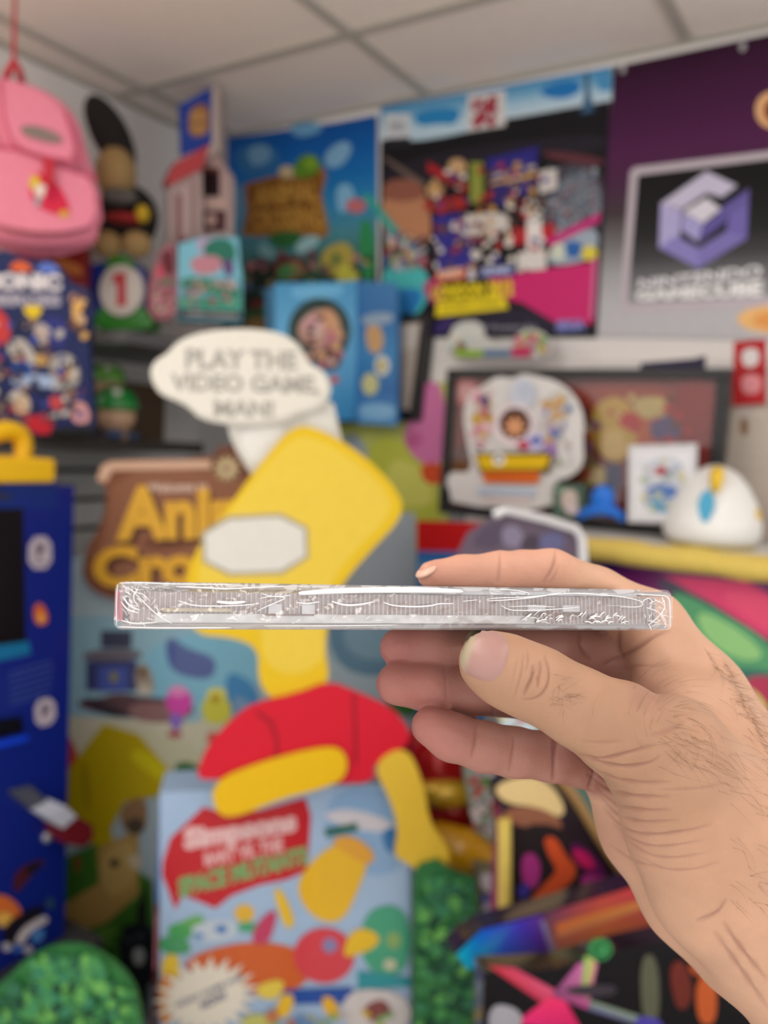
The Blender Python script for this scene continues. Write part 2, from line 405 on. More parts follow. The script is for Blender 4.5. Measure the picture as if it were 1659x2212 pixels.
# blue sky poster with a wooden sign
cl = [('2f6ea6', smoothp([(500, 330), (560, 300), (610, 330), (600, 375), (530, 385)])), ('6f9cc0', smoothp([(530, 320), (580, 310), (590, 345), (545, 365)])),
      ('7fb0d4', smoothp([(700, 330), (745, 300), (765, 320), (740, 360), (705, 365)])), ('6fa6d0', smoothp([(620, 270), (690, 262), (700, 285), (640, 300)])),
      ('7fb6da', smoothp([(725, 400), (760, 395), (770, 440), (730, 470)])), ('5f8fb0', smoothp([(490, 390), (525, 400), (530, 480), (495, 470)]))]
sh = vgrad(480, 300, 815, 720, ['0a4f9c', '0c5fae', '1670b8', '2f86b8', '4a8a98', '3f6a58', '2c3a2c', '3a4a34'], -48) + cl
sh += [('9a6a2e', [(528, 398), (600, 378), (640, 384), (700, 360), (706, 380), (696, 420), (712, 500), (700, 515), (640, 505), (560, 512), (522, 508), (534, 455)])]
sh += [('7a4c1c', [(534, 402), (598, 385), (640, 392), (694, 370), (690, 420), (700, 492), (640, 494), (560, 500), (532, 498), (544, 455)]),
       ('b88a3e', T('ANIMAL', [(548, 404), (690, 388), (692, 436), (550, 448)], .05)), ('b88a3e', T('CROSSING', [(546, 456), (698, 442), (700, 494), (545, 498)], .05)),
       ('c9b48c', E(620, 372, 17, 14)), ('5f8a28', smoothp([(630, 380), (640, 345), (668, 330), (695, 345), (690, 375), (655, 388)])), ('7fa632', smoothp([(655, 345), (680, 338), (688, 360), (665, 370)])),
       ('2c6a34', smoothp([(575, 505), (640, 498), (660, 515), (620, 540), (590, 530)])), ('7fb0b8', smoothp([(560, 520), (590, 535), (600, 560), (560, 556)])), ('9cc4c8', smoothp([(640, 520), (690, 505), (690, 530), (640, 555)])),
       ('6a2630', smoothp([(590, 560), (640, 550), (680, 590), (640, 612), (585, 600)])), ('b0a04c', smoothp([(690, 540), (760, 515), (770, 590), (700, 600)])), ('c8c44e', E(752, 598, 24, 28)),
       ('2f8a52', smoothp([(775, 480), (805, 470), (812, 600), (785, 620)])), ('c07078', E(770, 445, 22, 16)), ('4a8a50', E(622, 590, 22, 20)), ('22342a', smoothp([(520, 560), (600, 560), (590, 700), (520, 710)])),
       ('a88a58', smoothp([(530, 690), (600, 680), (600, 715), (530, 715)]))]
sh += confetti(rng, (525, 540, 812, 700), 80, ['6f4a58', '4a7a48', 'b0a04c', '803a40', '2d5a3a', 'b87a80', '5f7aa0', '2a2f2c', '9a8a60'], 6, 14)
wallcard('sky_poster', BACK-.004, [(480, 312), (812, 248), (812, 720), (490, 724)], '0c5fae', sh,
         'blue sky wall poster with clouds and a brown wooden signboard printed on it', 'poster', gain=1.1)
# pastel mural panel beside the framed picture
sh = [('c9cf52', smoothp([(790, 930), (900, 960), (945, 1040), (950, 1200), (780, 1210)])), ('dd7fb4', smoothp([(905, 830), (960, 820), (965, 1010), (900, 1000), (870, 950), (880, 915)])),
      ('e0e070', smoothp([(840, 980), (930, 1020), (940, 1100), (830, 1090)])), ('e2582e', smoothp([(905, 1000), (960, 1000), (960, 1046), (915, 1046)])),
      ('a9b8c8', smoothp([(740, 930), (790, 950), (800, 1040), (740, 1040)])), ('c9669a', smoothp([(870, 940), (910, 930), (915, 960), (880, 975)]))]
wallcard('mural_panel', BACK-.02, [(700, 900), (968, 822), (968, 1230), (700, 1230)], 'c9cf72', sh,
         'pastel printed wall panel in yellow, pink and orange between blue box and framed picture', 'panel')

# ---------------------------------------------------------------- shelf unit on the right, against the back wall
def zof(px, py, y): return PY(y).p(px, py).z
SH_T = 1.452; Y_SH = 1.40
mb = MB(); abox(mb, -.70, .35, Y_SH, BACK, SH_T-.022, SH_T); unit = thing('display_shelf', 'white display shelf with glittery gold edging along the back wall', 'shelf', (-.2, 1.6, SH_T-.022))
mb.build('shelf_board', M_white, unit)
M_gold = mat('gold_glitter', (.80, .60, .13), .45, metal=.15, noise=.35, nscale=260, bump=.8, bscale=700)
mb = MB(); pts = [(-.70+.035*i, Y_SH-.004, SH_T-.016+.0015*math.sin(i*1.7)) for i in range(31)]
tubegeo(mb, pts, [.021+.0015*math.sin(i*2.3) for i in range(31)], (.6, .4, .1), n=14)
o = mb.build('garland_edging', M_gold, unit, smooth=True); o['label'] = 'glittery gold edging'
mb = MB(); abox(mb, -.60, .35, BACK-.02, BACK-.0005, SH_T+.001, 1.80); tag(mb.build('back_board', M_white), 'plain white board on the wall behind the black framed picture', 'board')
# printed box front under the gold edging
sh = [('3a1a5c', [(1250, 1200), (1680, 1240), (1680, 1262), (1250, 1228)]), ('6a1f60', [(1320, 1222), (1680, 1256), (1680, 1300), (1480, 1262)]),
      ('d8336a', smoothp([(1420, 1240), (1680, 1262), (1690, 1400), (1560, 1330), (1470, 1262)], 1)), ('e0446e', smoothp([(1540, 1270), (1690, 1290), (1690, 1380), (1600, 1330)])),
      ('2f4a50', smoothp([(1400, 1252), (1480, 1265), (1690, 1400), (1690, 1420), (1500, 1300)], 1)),
      ('4f9a68', smoothp([(1440, 1275), (1500, 1290), (1690, 1400), (1690, 1500), (1560, 1470), (1480, 1360)])), ('8fc87c', smoothp([(1500, 1310), (1600, 1360), (1660, 1420), (1600, 1430), (1520, 1380)])),
      ('2d6a60', smoothp([(1560, 1440), (1690, 1450), (1690, 1480), (1600, 1475)])), ('b02a50', smoothp([(1600, 1460), (1690, 1460), (1690, 1530), (1620, 1520)])),
      ('d4d46a', smoothp([(1560, 1470), (1640, 1490), (1670, 1560), (1620, 1590), (1580, 1540)])), ('d0306a', smoothp([(1610, 1580), (1690, 1530), (1690, 1680), (1640, 1640)])), ('5a1430', smoothp([(1640, 1650), (1690, 1660), (1690, 1760), (1650, 1720)]))]
_pc = PY(Y_SH+.03)
def pyz(pl, px, z):
    lo_, hi_ = -2000.0, 9000.0
    for _ in range(60):
        m_ = (lo_+hi_)/2
        if pl.p(px, m_).z > z: lo_ = m_
        else: hi_ = m_
    return lo_
tag(card('games_carton', _pc, [(1180, pyz(_pc, 1180, 1.424)), (1700, pyz(_pc, 1700, 1.424)), (1700, pyz(_pc, 1700, .002)), (1240, pyz(_pc, 1240, .002))], .30, '6a1f60', sh, GLOSSP), 'pink, green and yellow printed carton under the gold edged shelf behind the wrist', 'box')

# framed picture
fp = thing('framed_picture', 'wide black framed red picture standing on the gold edged shelf', 'picture', PY(1.60).p(1260, 1130))
P0 = PY(1.60)
o4 = [(965, 797), (1582, 793), (1560, 1142), (950, 1092)]; z0 = SH_T
tl, tr = P0.p(968, 798), P0.p(1582, 796); x0, x1, zt = tl.x, tr.x, (tl.z+tr.z)/2
mb = MB(); fw = .019
for a in ((x0, x1, zt-fw, zt), (x0, x1, z0, z0+fw), (x0, x0+fw, z0+fw, zt-fw), (x1-fw*1.25, x1, z0+fw, zt-fw)): abox(mb, a[0], a[1], 1.592, 1.622, a[2], a[3])
mb.build('frame', M_black, fp, bevel=.002)
sh = [('7c2620', R(960, 800, 1580, 1160)), ('a0402a', smoothp([(1180, 830), (1560, 840), (1560, 960), (1300, 900)])), ('c05a2a', smoothp([(1240, 900), (1500, 900), (1540, 960), (1300, 1000)])),
      ('5a1414', smoothp([(975, 960), (1050, 960), (1060, 1060), (985, 1060)])), ('8f2018', smoothp([(1440, 820), (1560, 820), (1550, 1060), (1480, 1060)])), ('cf5a5c', smoothp([(980, 822), (1030, 818), (1034, 872), (984, 876)], 1)), ('e0a0a0', smoothp([(990, 830), (1024, 828), (1024, 862), (992, 866)], 1)),
      ('c8a040', smoothp([(1275, 880), (1330, 850), (1370, 880), (1385, 940), (1340, 1010), (1280, 970)])), ('d8b468', smoothp([(1300, 930), (1350, 930), (1350, 985), (1300, 990)])), ('bb2222', smoothp([(1330, 890), (1380, 890), (1388, 935), (1340, 925)])),
      ('c8b070', smoothp([(1360, 860), (1440, 855), (1440, 905), (1380, 905)])), ('5a4a78', smoothp([(1400, 900), (1470, 900), (1470, 955), (1410, 960)])), ('8a6a50', smoothp([(1250, 970), (1300, 985), (1300, 1060), (1255, 1050)])),
      ('d0b460', smoothp([(1255, 1010), (1310, 1005), (1315, 1050), (1265, 1050)])), ('3a2f5c', smoothp([(1305, 1000), (1345, 1000), (1345, 1060), (1310, 1060)])), ('2c2a22', smoothp([(1180, 1050), (1260, 1050), (1260, 1110), (1180, 1120)]))]
sh += confetti(rng, (1180, 840, 1500, 1040), 40, ['d8c070', 'b04a2a', '8a5a78', 'e0d0b0', 'c02a20', '6a3a20'], 6, 15)
mb = MB(); pp = PY(1.612)
slabgeo(mb, pp, [(pp_x, pp_y) for pp_x, pp_y in R(966, 802, 1578, 1150)], .001, hx('7c2620'))
mb = MB(); abox(mb, x0+.01, x1-.01, 1.6125, 1.618, z0+.01, zt-.01, hx('7c2620'))
clip = [(c, p) for c, p in sh[1:]]
art(mb, PY(1.6125), clip); o = mb.build('picture_print', PRINT, fp)
def glass_mat():
    M = bpy.data.materials.new('picture_glass'); M.use_nodes = True; nt = M.node_tree; nt.nodes.clear()
    out = nt.nodes.new('ShaderNodeOutputMaterial'); t = nt.nodes.new('ShaderNodeBsdfTransparent'); g = nt.nodes.new('ShaderNodeBsdfGlossy'); g.inputs['Roughness'].default_value = .02
    f = nt.nodes.new('ShaderNodeFresnel'); f.inputs[0].default_value = 1.5; mx = nt.nodes.new('ShaderNodeMixShader')
    nt.links.new(f.outputs[0], mx.inputs[0]); nt.links.new(t.outputs[0], mx.inputs[1]); nt.links.new(g.outputs[0], mx.inputs[2]); nt.links.new(mx.outputs[0], out.inputs[0]); return M
M_glass = glass_mat()
mb = MB(); abox(mb, x0+.012, x1-.012, 1.5985, 1.600, z0+.012, zt-.012); mb.build('glass', M_glass, fp)

# die-cut cardboard standee in front of the frame
P1 = PY(1.545)
ol = [(1000, 900), (1010, 850), (1050, 830), (1072, 812), (1110, 818), (1128, 806), (1158, 812), (1200, 822), (1240, 850), (1262, 900), (1258, 950), (1262, 1000), (1235, 1030), (1195, 1040), (1195, 1107), (975, 1090), (972, 1060), (962, 1040), (975, 1018), (1005, 1022), (1020, 1010), (1010, 960)]
sh = confetti(rng, (1015, 830, 1070, 990), 34, ['c8a040', 'cf8a9a', '6f4a78', 'a8504a', 'd0c8c0', '4a4a80', 'e0b8c0'], 8, 17)
sh += confetti(rng, (1165, 835, 1245, 1010), 44, ['d8d4d4', '5a78a8', '8fa078', 'c89a5a', '9a7ab8', 'c8c8c0', 'b8a8a8'], 8, 17)
sh += [('c8ccd8', E(1132, 850, 28, 32)), ('b8c0d0', E(1138, 845, 18, 20)), ('e8d8dc', E(1115, 920, 46, 46)), ('4a2c24', E(1116, 916, 34, 34)), ('d89a70', burst(1116, 922, 14, 28, 8)),
       ('c8c0e0', smoothp([(1130, 945), (1180, 930), (1180, 975), (1130, 975)])), ('b83048', E(1135, 962, 14, 10)), ('5a6ab0', E(1162, 952, 14, 9)),
       ('5a4818', [(1030, 978), (1200, 978), (1190, 1022), (1040, 1022)]), ('dcb010', burst(1052, 998, 10, 22, 5, -90)), ('e0b812', [(1034, 985), (1192, 984), (1182, 1012), (1046, 1014)]), ('f0ece0', E(1082, 993, 13)), ('4a5a9a', E(1082, 993, 6)),
       ('d8661c', [(1046, 1020), (1170, 1018), (1168, 1044), (1050, 1042)]), ('b04c14', R(1058, 1030, 1160, 1033)),
       ('b8c4d8', [(1035, 1052), (1160, 1056), (1160, 1070), (1035, 1066)]), ('e0d0ce', [(1050, 1074), (1150, 1076), (1150, 1086), (1050, 1084)])]
tag(card('diecut_display', P1, smoothp(ol, 1), .003, 'd9d6d4', sh), 'white die-cut cardboard counter display with yellow and orange lettering bands before the frame', 'display')
# blue easel
e = thing('display_easel', 'bright blue plastic stand before the framed picture', 'stand', PY(1.50).p(1300, 1128)); q = PY(1.50); r_ = (q.p(1301, 1075)); M_blue = mat('blue_plastic', (.01, .17, .72), .4)
mb = MB(); ballgeo(mb, q.p(1302, 1078), .023, .012, .027, (0, 0, 1), nu=16, nv=10); mb.build('holder', M_blue, e, smooth=True)
mb = MB(); tubegeo(mb, [q.p(1250, 1116), q.p(1275, 1103), q.p(1302, 1098), q.p(1328, 1106), q.p(1350, 1122)], [.008, .010, .013, .010, .008], (0, 0, 1), n=12); mb.build('foot', M_blue, e, smooth=True)
# little white framed card
sh = [('e2e2e6', R(1367, 972, 1494, 1120)), ('c8ccd8', smoothp([(1385, 990), (1480, 985), (1478, 1100), (1392, 1105)])), ('b04048', E(1428, 1022, 18, 14)), ('5a7ab8', smoothp([(1395, 1050), (1462, 1046), (1466, 1076), (1398, 1080)])), ('5a9ac0', smoothp([(1395, 1078), (1460, 1082), (1455, 1108), (1400, 1106)]))]
sh += confetti(rng, (1378, 985, 1486, 1110), 30, ['d8dce4', 'b8c4a8', 'd0c8a0', 'a8b8c8', '9aa8b0'], 5, 11)
tag(card('framed_card', PY(1.48), [(1358, 962), (1504, 958), (1500, 1132), (1356, 1128)], .012, 'cfd0d4', sh), 'small silver framed art card leaning in front of the large black frame', 'picture')
# green grey block with a flower print
tag(card('printed_block', PY(1.52), [(1195, 1046), (1262, 1046), (1262, 1122), (1195, 1116)], .03, '4f6658', [('c8b8b0', smoothp([(1210, 1060), (1245, 1055), (1250, 1100), (1215, 1105)])), ('d0c0c4', E(1236, 1100, 14, 12)), ('7f9a80', E(1212, 1058, 10, 7))]), 'small green grey printed block beside the bright blue stand', 'box')
# white dome ornament
c = PY(1.51).p(1540, 1105); dm = thing('dome_ornament', 'white egg shaped ornament with yellow studs and a blue diamond', 'ornament', (c.x, c.y, SH_T))
s = .00082; mb = MB(); base = Vector((c.x, c.y, SH_T+.004))
lathegeo(mb, base, [(.018, 0), (.070, .002), (.081, .018), (.080, .040), (.070, .072), (.055, .100), (.036, .122), (.016, .133), (.002, .136)], (.85, .85, .84), n=36)
mb.build('shell', mat('white_porcelain', (.84, .84, .82), .3, coat=.3), dm, smooth=True)
M_y = mat('yellow_gloss', (.80, .52, .03), .35)
for px, py in ((1453, 1095), (1622, 1116)):
    mb = MB(); ballgeo(mb, PY(1.50).p(px, py), .016, .014, .017, (0, 0, 1), nu=14, nv=9); mb.build('stud', M_y, dm, smooth=True)
mb = MB(); q = PY(1.51)
tubegeo(mb, [q.shift(.055).p(1550, 1012), q.shift(.060).p(1549, 1030), q.shift(.066).p(1545, 1062)], [.010, .012, .006], (0, 0, 1), n=12); mb.build('yellow_drop', M_y, dm, smooth=True)
mb = MB(); slabgeo(mb, q.shift(.083), smoothp([(1526, 1050), (1546, 1088), (1522, 1140), (1503, 1090)], 1), .012, (0, 0, 1)); mb.build('blue_diamond', mat('cyan_enamel', (.06, .38, .62), .35), dm)
mb = MB(); lathegeo(mb, (c.x, c.y, SH_T), [(.070, 0), (.074, .004), (.070, .006)], (0, 0, 1)); mb.build('base_ring', mat('dull_gold', (.5, .38, .08), .4, metal=.4), dm, smooth=True)
# red cards and beige card on the right
sh = [('d8d0d0', smoothp([(1600, 755), (1640, 750), (1640, 790), (1605, 795)])), ('d88a90', smoothp([(1600, 810), (1645, 808), (1645, 850), (1602, 852)])), ('8a1018', R(1590, 800, 1659, 806))]
tag(card('red_card_pack', PY(1.66), [(1585, 738), (1654, 732), (1654, 872), (1582, 876)], .015, 'b01c24', sh), 'red and white carded pack hanging right of the framed picture', 'pack')
sh = [('8a6a50', E(1608, 922, 9, 20)), ('b8aca0', R(1590, 960, 1650, 963)), ('b8aca0', R(1590, 985, 1650, 988)), ('b0a498', R(1588, 1015, 1650, 1018)), ('c8beb4', R(1590, 880, 1652, 900))]
tag(card('beige_panel_card', PY(1.68), [(1572, 872), (1690, 868), (1690, 1170), (1558, 1165)], .02, 'bdb2a6', sh), 'beige printed card below the red pack at the picture edge', 'card')
tag(card('folded_sticker', PY(1.603), [(1385, 784), (1500, 774), (1522, 768), (1522, 799), (1380, 801)], .012, '2a2440'), 'dark purple folded strip lying on top of the framed picture', 'strip')
# colourful diecut topper strip on the white board
sh = confetti(rng, (965, 700, 1045, 765), 26, ['b8a890', '7a5c3c', 'c8d8d8', '8fb0a8', 'e0dcd0'], 7, 14) + confetti(rng, (1110, 715, 1190, 768), 26, ['c84a70', 'd87890', '7fae5a', 'c8d040', 'c09a9a'], 7, 13)
sh += [('8fb83a', R(985, 756, 1045, 772)), ('5a7aa0', R(1048, 756, 1105, 771)), ('c83468', R(1108, 750, 1150, 772))]
tag(card('diecut_topper', PY(1.73), smoothp([(958, 770), (965, 735), (985, 695), (1040, 692), (1050, 735), (1105, 745), (1125, 712), (1165, 712), (1192, 735), (1188, 776), (1075, 778)], 1), .003, 'cfd0cc', sh), 'colourful die-cut paper topper above the left end of the framed picture', 'topper')

# light blue hanging display box with two printed faces, on the wall
pa = around(PY(1.70).p(770, 760), 25)
bb = thing('gift_display_box', 'light blue two-sided display box with an oval picture left of the mural panel', 'box', pa.p(770, 905))
sh = vgrad(594, 612, 770, 912, ['4a9ccf', '5fb0e0', '4d9fd4', '3a8cc8'], -4) + [('6fbce8', smoothp([(620, 620), (745, 612), (740, 640), (640, 650)])), ('1f3a34', E(690, 715, 68, 72)), ('c89a8a', smoothp([(640, 700), (690, 660), (735, 690), (742, 745), (700, 775), (650, 740)])),
      ('d8a07a', smoothp([(690, 665), (725, 670), (735, 720), (700, 715)])), ('c8688a', E(722, 722, 14)), ('e0b0b0', E(676, 705, 22, 24)), ('6a3a34', smoothp([(670, 755), (740, 750), (735, 800), (690, 800)])), ('d0503a', E(722, 820, 10, 8))]
sh += confetti(rng, (640, 665, 745, 800), 34, ['c89a8a', '8a5a50', 'e0c0b8', 'b06a78', '5a3a34', 'd8a878'], 6, 13)
mb = MB(); slabgeo(mb, pa, [(594, 616), (772, 606), (768, 905), (600, 912)], .085, hx('4d9fd4')); art(mb, pa, sh[4:] if 0 else sh); mb.build('front_panel', GLOSSP, bb)
pb = around(pa.p(770, 760), -28)
sh = vgrad(772, 606, 858, 914, ['3f7fb8', '2f70b0', '3a86c0', '2a6cb0', '4a90c8'], 6) + [('c8a070', smoothp([(788, 705), (815, 695), (832, 730), (822, 765), (795, 762)])), ('d8dcd0', E(826, 790, 16, 22)), ('c8c890', E(800, 830, 18, 24)), ('b8a048', E(824, 790, 8, 12)), ('7fb4dc', smoothp([(776, 870), (855, 872), (855, 905), (778, 908)])),
      ('8fa8c0', smoothp([(780, 680), (850, 672), (852, 700), (782, 705)]))]
mb = MB(); slabgeo(mb, pb, [(772, 606), (858, 622), (858, 914), (768, 905)], .02, hx('2f70b0')); art(mb, pb, sh); mb.build('side_panel', GLOSSP, bb)
# black frame seen edge-on beside it
pf = PY(1.755); mb = MB(); fr = thing('wall_picture', 'narrow black framed beige picture between blue box and white board', 'frame', pf.p(890, 905))
slabgeo(mb, pf, [(852, 676), (930, 682), (905, 908), (735, 915), (735, 890), (852, 880)], .03, (0, 0, 0)); mb.build('frame', M_black, fr)
mb = MB(); slabgeo(mb, pf.shift(.002), [(862, 700), (908, 696), (884, 886), (856, 882)], .003, hx('b3a79c')); art(mb, pf.shift(.002), [('c8c0b8', [(866, 704), (904, 700), (898, 750), (866, 760)])]); mb.build('picture_print', PRINT, fr)
# ---------------------------------------------------------------- left wall shelves
mb = MB(); abox(mb, LEFT+.018, -1.49, .88, 1.50, 1.548, 1.572); tag(mb.build('wall_shelf', M_dark), 'long dark lower wall shelf carrying the green lidded pots', 'shelf')
mb = MB(); abox(mb, LEFT, -1.38, 1.16, 1.74, 1.775, 1.80); tag(mb.build('wall_shelf', mat('grey_laminate', (.10, .10, .105), .35)), 'dark grey upper wall shelf under the round sign and toy house', 'shelf')
def PXp(px, py, x): return PX(x).p(px, py)
UPR, LOW = 1.80, 1.572
# dark cartons filling the back of the lower shelf
for i, (y0, y1, zt, c, lb) in enumerate([(1.12, 1.28, 1.72, (.05, .035, .025), 'dark brown carton behind the green lidded pots'), (1.285, 1.40, 1.70, (.02, .02, .03), 'black carton between the two brown cartons on the lower shelf'), (1.405, 1.54, 1.715, (.12, .075, .05), 'mid brown carton nearest the corner on the lower shelf')]):
    mb = MB(); abox(mb, LEFT+.02, -1.675, y0, y1, LOW, zt, c)
    tag(mb.build('carton', PRINT), lb, 'box')
# two pots with green domed lids
def pot(px, py, x, r, lab, lidc):
    c = PXp(px, py, x); t = thing('lidded_pot', lab, 'pot', (c.x, c.y, LOW), 'pots with green domed lids')
    mb = MB(); lathegeo(mb, (c.x, c.y, LOW), [(r*.55, 0), (r*.62, .004), (r*.55, r*.5), (r*.8, r*.62), (r*.92, r*1.0), (r*.9, r*1.5)], (0, 0, 1)); mb.build('body', mat('peach_plastic', (.62, .40, .26), .4), t, smooth=True)
    mb = MB(); lathegeo(mb, (c.x, c.y, LOW+r*1.45), [(r*1.06, 0), (r*1.08, r*.12), (r*1.0, r*.5), (r*.8, r*.85), (r*.45, r*1.08), (.001, r*1.15)], (0, 0, 1)); mb.build('lid', mat('green_lid_'+lidc, hx(lidc), .25, coat=.4), t, smooth=True)
    mb = MB(); ballgeo(mb, (c.x+r*.45, c.y-r*.35, LOW+r*2.15), r*.34, r*.34, r*.3, (0, 0, 1)); mb.build('lid_badge', mat('badge_cream', (.75, .80, .66), .3), t, smooth=True)
    mb = MB(); ballgeo(mb, (c.x+.02, c.y-.02, LOW+.012), r*.5, r*.5, .012, (0, 0, 1)); ballgeo(mb, (c.x+.01, c.y+.035, LOW+.010), .02, .02, .010, (0, 0, 1)); mb.build('foot', mat('navy_plastic', (.05, .10, .22), .4), t, smooth=True)
    return t
pot(250, 900, -1.53, .047, 'larger pot with glossy green domed lid at the front of the lower shelf', '1f8a3a')
c = PXp(228, 850, -1.61); mb = MB(); abox(mb, c.x-.04, c.x+.04, c.y-.045, c.y+.045, LOW, LOW+.075, (.06, .05, .05)); tag(mb.build('plinth_box', PRINT), 'small dark plinth box raising the paler green lidded pot', 'box')
_l = LOW; LOW = LOW+.075; pot(232, 800, -1.61, .040, 'smaller pot with pale green domed lid, behind the larger green one', '6fae4a'); LOW = _l
# blue toy display board on the lower shelf
pS = around(PXp(95, 900, -1.47), 6); rg = random.Random(8)
ol = [(-60, 940), (-60, 560), (10, 540), (60, 560), (95, 562), (128, 575), (150, 610), (188, 622), (200, 670), (192, 730), (196, 800), (205, 940)]
sh = [('1a2558', [(-60, 600), (150, 600), (170, 930), (-60, 930)]), ('d8602a', smoothp([(15, 585), (35, 560), (65, 570), (70, 590)])), ('5a74c8', smoothp([(75, 588), (90, 566), (120, 568), (132, 592)])), ('c23a3a', smoothp([(-60, 640), (0, 665), (25, 700), (20, 745), (-60, 760)])),
      ('d8d4da', T('SONIC', [(-28, 588), (132, 592), (134, 628), (-28, 626)], .07)), ('a8a4b4', T('HEROES', [(-28, 634), (132, 636), (132, 662), (-28, 660)], .06)),
      ('e2c21c', smoothp([(42, 660), (100, 660), (72, 698)])), ('2a2f7a', smoothp([(90, 680), (150, 690), (140, 760), (100, 740)])), ('b0a8a8', smoothp([(70, 700), (100, 695), (108, 740), (80, 748)])), ('16499a', smoothp([(30, 770), (60, 765), (85, 805), (25, 812)])),
      ('b8b4b0', smoothp([(15, 740), (50, 725), (85, 780), (60, 790), (40, 755), (20, 770)])), ('c8a050', smoothp([(75, 765), (105, 765), (105, 790), (80, 790)])), ('a8a49c', smoothp([(100, 770), (160, 760), (180, 830), (120, 850)])), ('7a5a28', smoothp([(135, 785), (165, 785), (160, 815), (140, 812)])),
      ('a0b4d8', smoothp([(20, 812), (120, 808), (130, 840), (30, 835)])), ('222a6a', smoothp([(20, 830), (90, 840), (80, 880), (10, 870)])), ('d8c0a0', smoothp([(18, 845), (60, 850), (70, 890), (30, 895)])), ('c8484a', smoothp([(105, 855), (140, 855), (138, 885), (110, 885)])), ('d49a9a', smoothp([(150, 870), (185, 865), (200, 915), (155, 915)])),
      ('c81f30', smoothp([(45, 895), (110, 900), (118, 938), (70, 938)])), ('16161a', [(110, 925), (205, 920), (205, 940), (110, 940)])]
sh += confetti(rg, (-40, 680, 185, 920), 110, ['b8b4b0', '3a4a9a', '8a6a5a', 'c8a888', 'a03a4a', '22264a', 'cfc8c4', '5a4a50'], 5, 12) + confetti(rg, (145, 630, 196, 740), 24, ['b08878', 'c8a888', '5a3a3a', 'd8a860', '6a4a40'], 7, 14)
o = card('toy_display', pS, ol, .03, '1a2558', sh, gain=.95); tag(o, 'blue printed toy display board crowded with tiny pictures at the left edge', 'display')
# red carton on the upper level behind the backpack
mb = MB(); pl = around(PXp(150, 560, -1.60), 10); slabgeo(mb, pl, [(25, 520), (100, 518), (100, 600), (30, 596)], .05, hx('9a1430')); tag(mb.build('red_parcel', PRINT), 'dark red parcel showing just below the pink backpack', 'box')
mb = MB(); slabgeo(mb, pl, [(108, 520), (188, 528), (186, 640), (110, 625)], .06, hx('7a1610')); art(mb, pl, [('a8602a', smoothp([(118, 550), (180, 575), (178, 600), (122, 580)]))]); tag(mb.build('orange_striped_parcel', PRINT), 'dark red parcel with an orange stripe beside the round numbered sign', 'box')
# round number sign on the upper shelf
pN = around(PXp(262, 690, -1.56), 4); t = thing('number_sign', 'green and blue toy stand with a white disc bearing a red number', 'sign', pN.p(262, 712))
mb = MB(); slabgeo(mb, pN, smoothp([(186, 575), (240, 560), (310, 570), (320, 640), (300, 700), (205, 700), (182, 640)], 1), .06, hx('0c2f8c')); mb.build('blue_body', GLOSSP, t, bevel=.006)
mb = MB(); slabgeo(mb, pN.shift(.012), smoothp([(228, 565), (258, 545), (290, 565), (290, 590), (228, 590)], 1), .06, hx('2f7a22')); slabgeo(mb, pN.shift(.012), smoothp([(205, 680), (230, 655), (300, 655), (330, 690), (330, 712), (205, 712)], 1), .06, hx('2f7a22')); mb.build('green_trim', GLOSSP, t, bevel=.005)
mb = MB(); slabgeo(mb, pN.shift(.022), E(261, 627, 46, 56), .012, hx('c2b8b0')); art(mb, pN.shift(.022), [('b0141e', [(244, 592), (272, 588), (274, 660), (252, 662), (252, 612), (243, 612)])]); mb.build('number_disc', GLOSSP, t, bevel=.003)
# plain dark plush on top of it
pA = axes_of(pN); t = thing('plush_toy', 'plain dark brown and tan plush toy sitting above the round numbered sign', 'plush toy', pN.shift(-.03).p(262, 562))
M_fur = mat('dark_fur', (.012, .009, .008), .95, bump=.6, bscale=300); M_tan = mat('tan_fur', (.34, .22, .09), .95, bump=.6, bscale=300, noise=.15)
q = pN.shift(-.02)
mb = MB(); ballgeo(mb, q.p(238, 290), .056, .045, .085, (0, 0, 1), (( pA[0]*.95+pA[2]*-.3).normalized(), pA[1], (pA[2]*.95+pA[0]*-.3).normalized())); mb.build('head', M_fur, t, smooth=True)
mb = MB(); ballgeo(mb, q.shift(.02).p(250, 375), .045, .05, .058, (0, 0, 1), pA); mb.build('tan_front', M_tan, t, smooth=True)
mb = MB(); ballgeo(mb, q.shift(.052).p(258, 424), .040, .02, .018, (0, 0, 1), pA); mb.build('grey_patch', mat('grey_felt', (.10, .095, .09), .9), t, smooth=True)
mb = MB(); ballgeo(mb, q.shift(-.03).p(275, 470), .072, .045, .075, (0, 0, 1), pA); mb.build('body', M_fur, t, smooth=True)
mb = MB(); ballgeo(mb, q.shift(.02).p(270, 472), .045, .03, .013, (0, 0, 1), pA); mb.build('neck_band', mat('red_felt', (.30, .02, .02), .9), t, smooth=True)
mb = MB(); ballgeo(mb, q.shift(.03).p(308, 462), .016, .02, .020, (0, 0, 1), pA); mb.build('yellow_tag', mat('yellow_felt', (.55, .36, .02), .9), t, smooth=True)
for x in (232, 295):
    mb = MB(); ballgeo(mb, q.shift(.03).p(x, 528), .034, .03, .030, (0, 0, 1), pA); mb.build('paw', M_tan, t, smooth=True)
